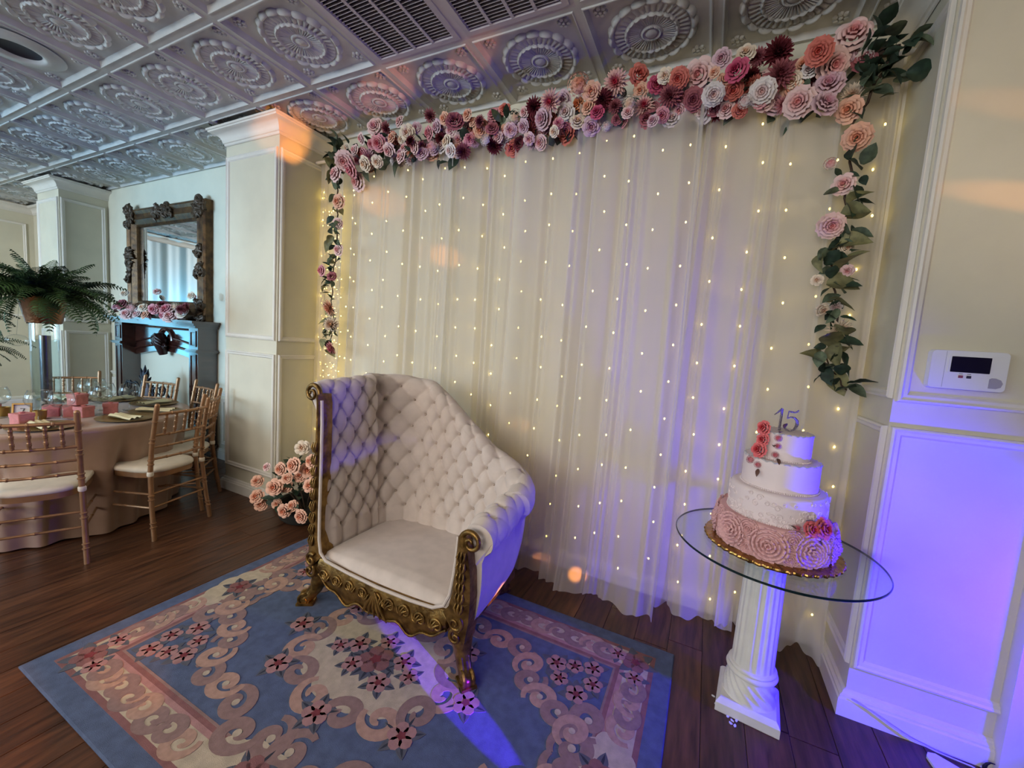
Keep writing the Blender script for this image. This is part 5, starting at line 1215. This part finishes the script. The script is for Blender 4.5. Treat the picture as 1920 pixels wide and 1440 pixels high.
for s_ in (-1, 1):
    cor.tube(*spiral((xm + s_ * .075, 1.165), .035, 1.3, 0, -.12, s_, 20, .006, (.014, .006), .01), 7)
    for k in range(3): cor.tube([(xm, -.17, 1.30 - k * .03), (xm + s_ * .04, -.185, 1.27 - k * .035), (xm + s_ * .075, -.15, 1.23 - k * .03)], [.016, .014, .005], 6)
ob('corbel', cor, mat('mantel_carving', (44, 22, 20), .35), parent=man, smooth=60)
ob('firebox_panel', MB().box(xa, xb, -.012, -.001, .0, 1.12), mat('firebox_cream', (222, 214, 190), .7), parent=man, smooth=0)
# mirror
mx0, mx1, mz0, mz1 = -5.80, -4.125, 1.482, 2.755
mir = thing('wall_mirror', 'large mirror in an ornate carved dark gold frame standing on the mantel', 'mirror', ((mx0 + mx1) / 2, -.06, mz0))
M_FRAME = mat('frame_bronze', (112, 80, 46), .42, metal=.5, rgb2=(62, 42, 26), nscale=14, bump=.25, bscale=60)
M_FRD = mat('frame_carving', (92, 72, 54), .45, metal=.3, noise=.3, nscale=20)
fm = lambda a, b, h: (a, -.004 - h, b)
ob('frame', MB().rings(mx0, mx1, mz0, mz1, [(0, 0), (0, .07), (.015, .085), (.03, .088), (.06, .07), (.10, .075), (.13, .085), (.15, .07), (.175, .05), (.19, .055), (.20, .04), (.205, .02)], fm), M_FRAME, parent=mir, smooth=25)
ob('mirror_glass', MB().box(mx0 + .195, mx1 - .195, -.028, -.020, mz0 + .195, mz1 - .195), M_MIRROR, parent=mir, smooth=0)
def cluster(cx, cz, wx, wz, n, seed, name='carving'):
    r_ = random.Random(seed); mb = MB()
    for k in range(n):
        x = cx + r_.uniform(-wx, wx); z = cz + r_.uniform(-wz, wz); d = r_.choice((-1, 1))
        mb.tube(*spiral((x, z), r_.uniform(.035, .06), 1.2, r_.uniform(0, 6), -.082, d, 16, .008, (.019, .009), .022), 6)
        a = r_.uniform(0, 6); mb.tube([(x, -.088, z), (x + .035 * math.cos(a), -.105, z + .035 * math.sin(a)), (x + .065 * math.cos(a + .3), -.088, z + .065 * math.sin(a + .3))], [.02, .02, .006], 6)
    ob(name, mb, M_FRD, parent=mir, smooth=60)
xm2 = (mx0 + mx1) / 2; zm = (mz0 + mz1) / 2
for (cx, cz, wx, wz, n) in [(mx0 + .08, mz1 - .08, .09, .09, 13), (mx1 - .09, mz1 - .08, .08, .08, 12), (xm2, mz1 - .075, .22, .05, 16), (mx0 + .08, zm + .02, .06, .2, 16), (mx1 - .09, zm, .05, .17, 12), (mx0 + .09, mz0 + .09, .09, .09, 10), (mx1 - .09, mz0 + .1, .07, .1, 10)]:
    cluster(cx, cz, wx, wz, n, int(cx * 100) + int(cz * 37))
# flowers on the mantel shelf
mg = thing('mantel_flowers', 'pink and white flower garland lying along the mantel shelf below the mirror', 'garland', (-4.9, -.2, 1.479))
ob('stem', MB().tube([(-5.70, -.19, 1.492), (-5.2, -.2, 1.495), (-4.7, -.2, 1.495), (-4.25, -.19, 1.492)], .012, 6), M_STEM, parent=mg)
for e in MANT: put_flower(mg, (e[0], max(e[1], -.27), max(e[2], 1.50), e[3], e[4], e[5]), main=(.3, -1, .4), rs=random.Random(int(-e[0] * 1000)))
r_ = random.Random(61)
for k in range(34):
    x = -5.72 + 1.5 * r_.random()
    put_leaf(mg, r_.choice([LEAFR, LEAFP]), r_.choice([M_LEAF, M_LEAF2]), (x, -.19 + r_.uniform(-.04, .05), 1.52 + r_.uniform(0, .07)), (r_.uniform(-1, 1), r_.uniform(-.8, .3), r_.uniform(0, .9)), r_.uniform(.07, .12))
for k in range(26):
    x = -5.70 + 1.48 * (k + r_.random()) / 26
    put_flower(mg, (x, -.18 + r_.uniform(-.04, .04), 1.535 + r_.uniform(-.02, .05), r_.uniform(.035, .06), r_.choice('rrph'), r_.choice(['blush', 'pink', 'white', 'cream', 'lav', 'mauve'])), main=(.3, -1, .5), rs=r_)
# iron fire screen with a pineapple
FX, FY = -4.72, -.36
fs = thing('fire_screen', 'wrought iron fire screen with scrolls and a pineapple in the fireplace opening', 'fire screen', (FX, FY, 0))
pine = MB()
def pf(u, v):
    a = 2 * PI * u; t = v; r = .115 * math.sin(PI * min(1, .12 + .83 * t)) ** .6; r *= 1 + .05 * math.sin(16 * a / 2 + 14 * t) * math.sin(16 * a / 2 - 14 * t)
    return (FX + r * math.cos(a), FY + .35 * r * math.sin(a), .40 + .40 * t)
pine.grid(pf, 40, 30, cu=True)
ob('pineapple', pine, mat('iron_grey', (92, 88, 96), .5, metal=.4), parent=fs, smooth=60)
ob('pineapple_crown', MB().tube([(FX, FY, .79), (FX - .05, FY, .86), (FX - .09, FY, .93)], [.02, .022, .003], 6).tube([(FX, FY, .79), (FX + .045, FY, .87), (FX + .075, FY, .93)], [.02, .022, .003], 6).tube([(FX, FY, .79), (FX, FY, .88), (FX + .01, FY, .97)], [.02, .024, .003], 6).tube([(FX, FY, .79), (FX + .09, FY, .82), (FX + .13, FY, .85)], [.016, .016, .003], 6).tube([(FX, FY, .79), (FX - .09, FY, .82), (FX - .13, FY, .84)], [.016, .016, .003], 6), M_IRON, parent=fs, smooth=60)
def sc2(cx, cz, r, t, a0, d): return spiral((cx, cz), r, t, a0, FY, d, 26, .02, (.009, .007), 0)
for s_ in (-1, 1):
    mb = MB()
    for (dx, z, r, a0) in [(.26, .60, .10, 0), (.42, .52, .11, 1), (.25, .38, .10, 2), (.43, .30, .11, 3), (.26, .17, .09, 4), (.44, .13, .08, 0), (.20, .70, .07, 2), (.36, .72, .06, 1)]:
        mb.tube(*sc2(FX + s_ * dx, z, r, 1.4, a0, s_), 6)
    mb.tube([(FX + s_ * .17, FY, .02), (FX + s_ * .17, FY, .74)], .009, 6).tube([(FX + s_ * .56, FY, .02), (FX + s_ * .56, FY, .55), (FX + s_ * .50, FY, .66), (FX + s_ * .40, FY, .76), (FX + s_ * .17, FY, .74)], .009, 6)
    mb.tube([(FX + s_ * .56, FY, .03), (FX, FY, .03)], .009, 6).tube([(FX + s_ * .3, FY - .08, .008), (FX + s_ * .3, FY, .03), (FX + s_ * .3, FY + .08, .008)], .009, 6)
    mb.sphere((FX + s_ * .56, FY, .58), .024, 8, 6)
    ob('scroll_panel', mb, M_IRON, parent=fs, smooth=60)
ob('stem', MB().tube([(FX, FY, .03), (FX, FY, .42)], .012, 6), M_IRON, parent=fs)
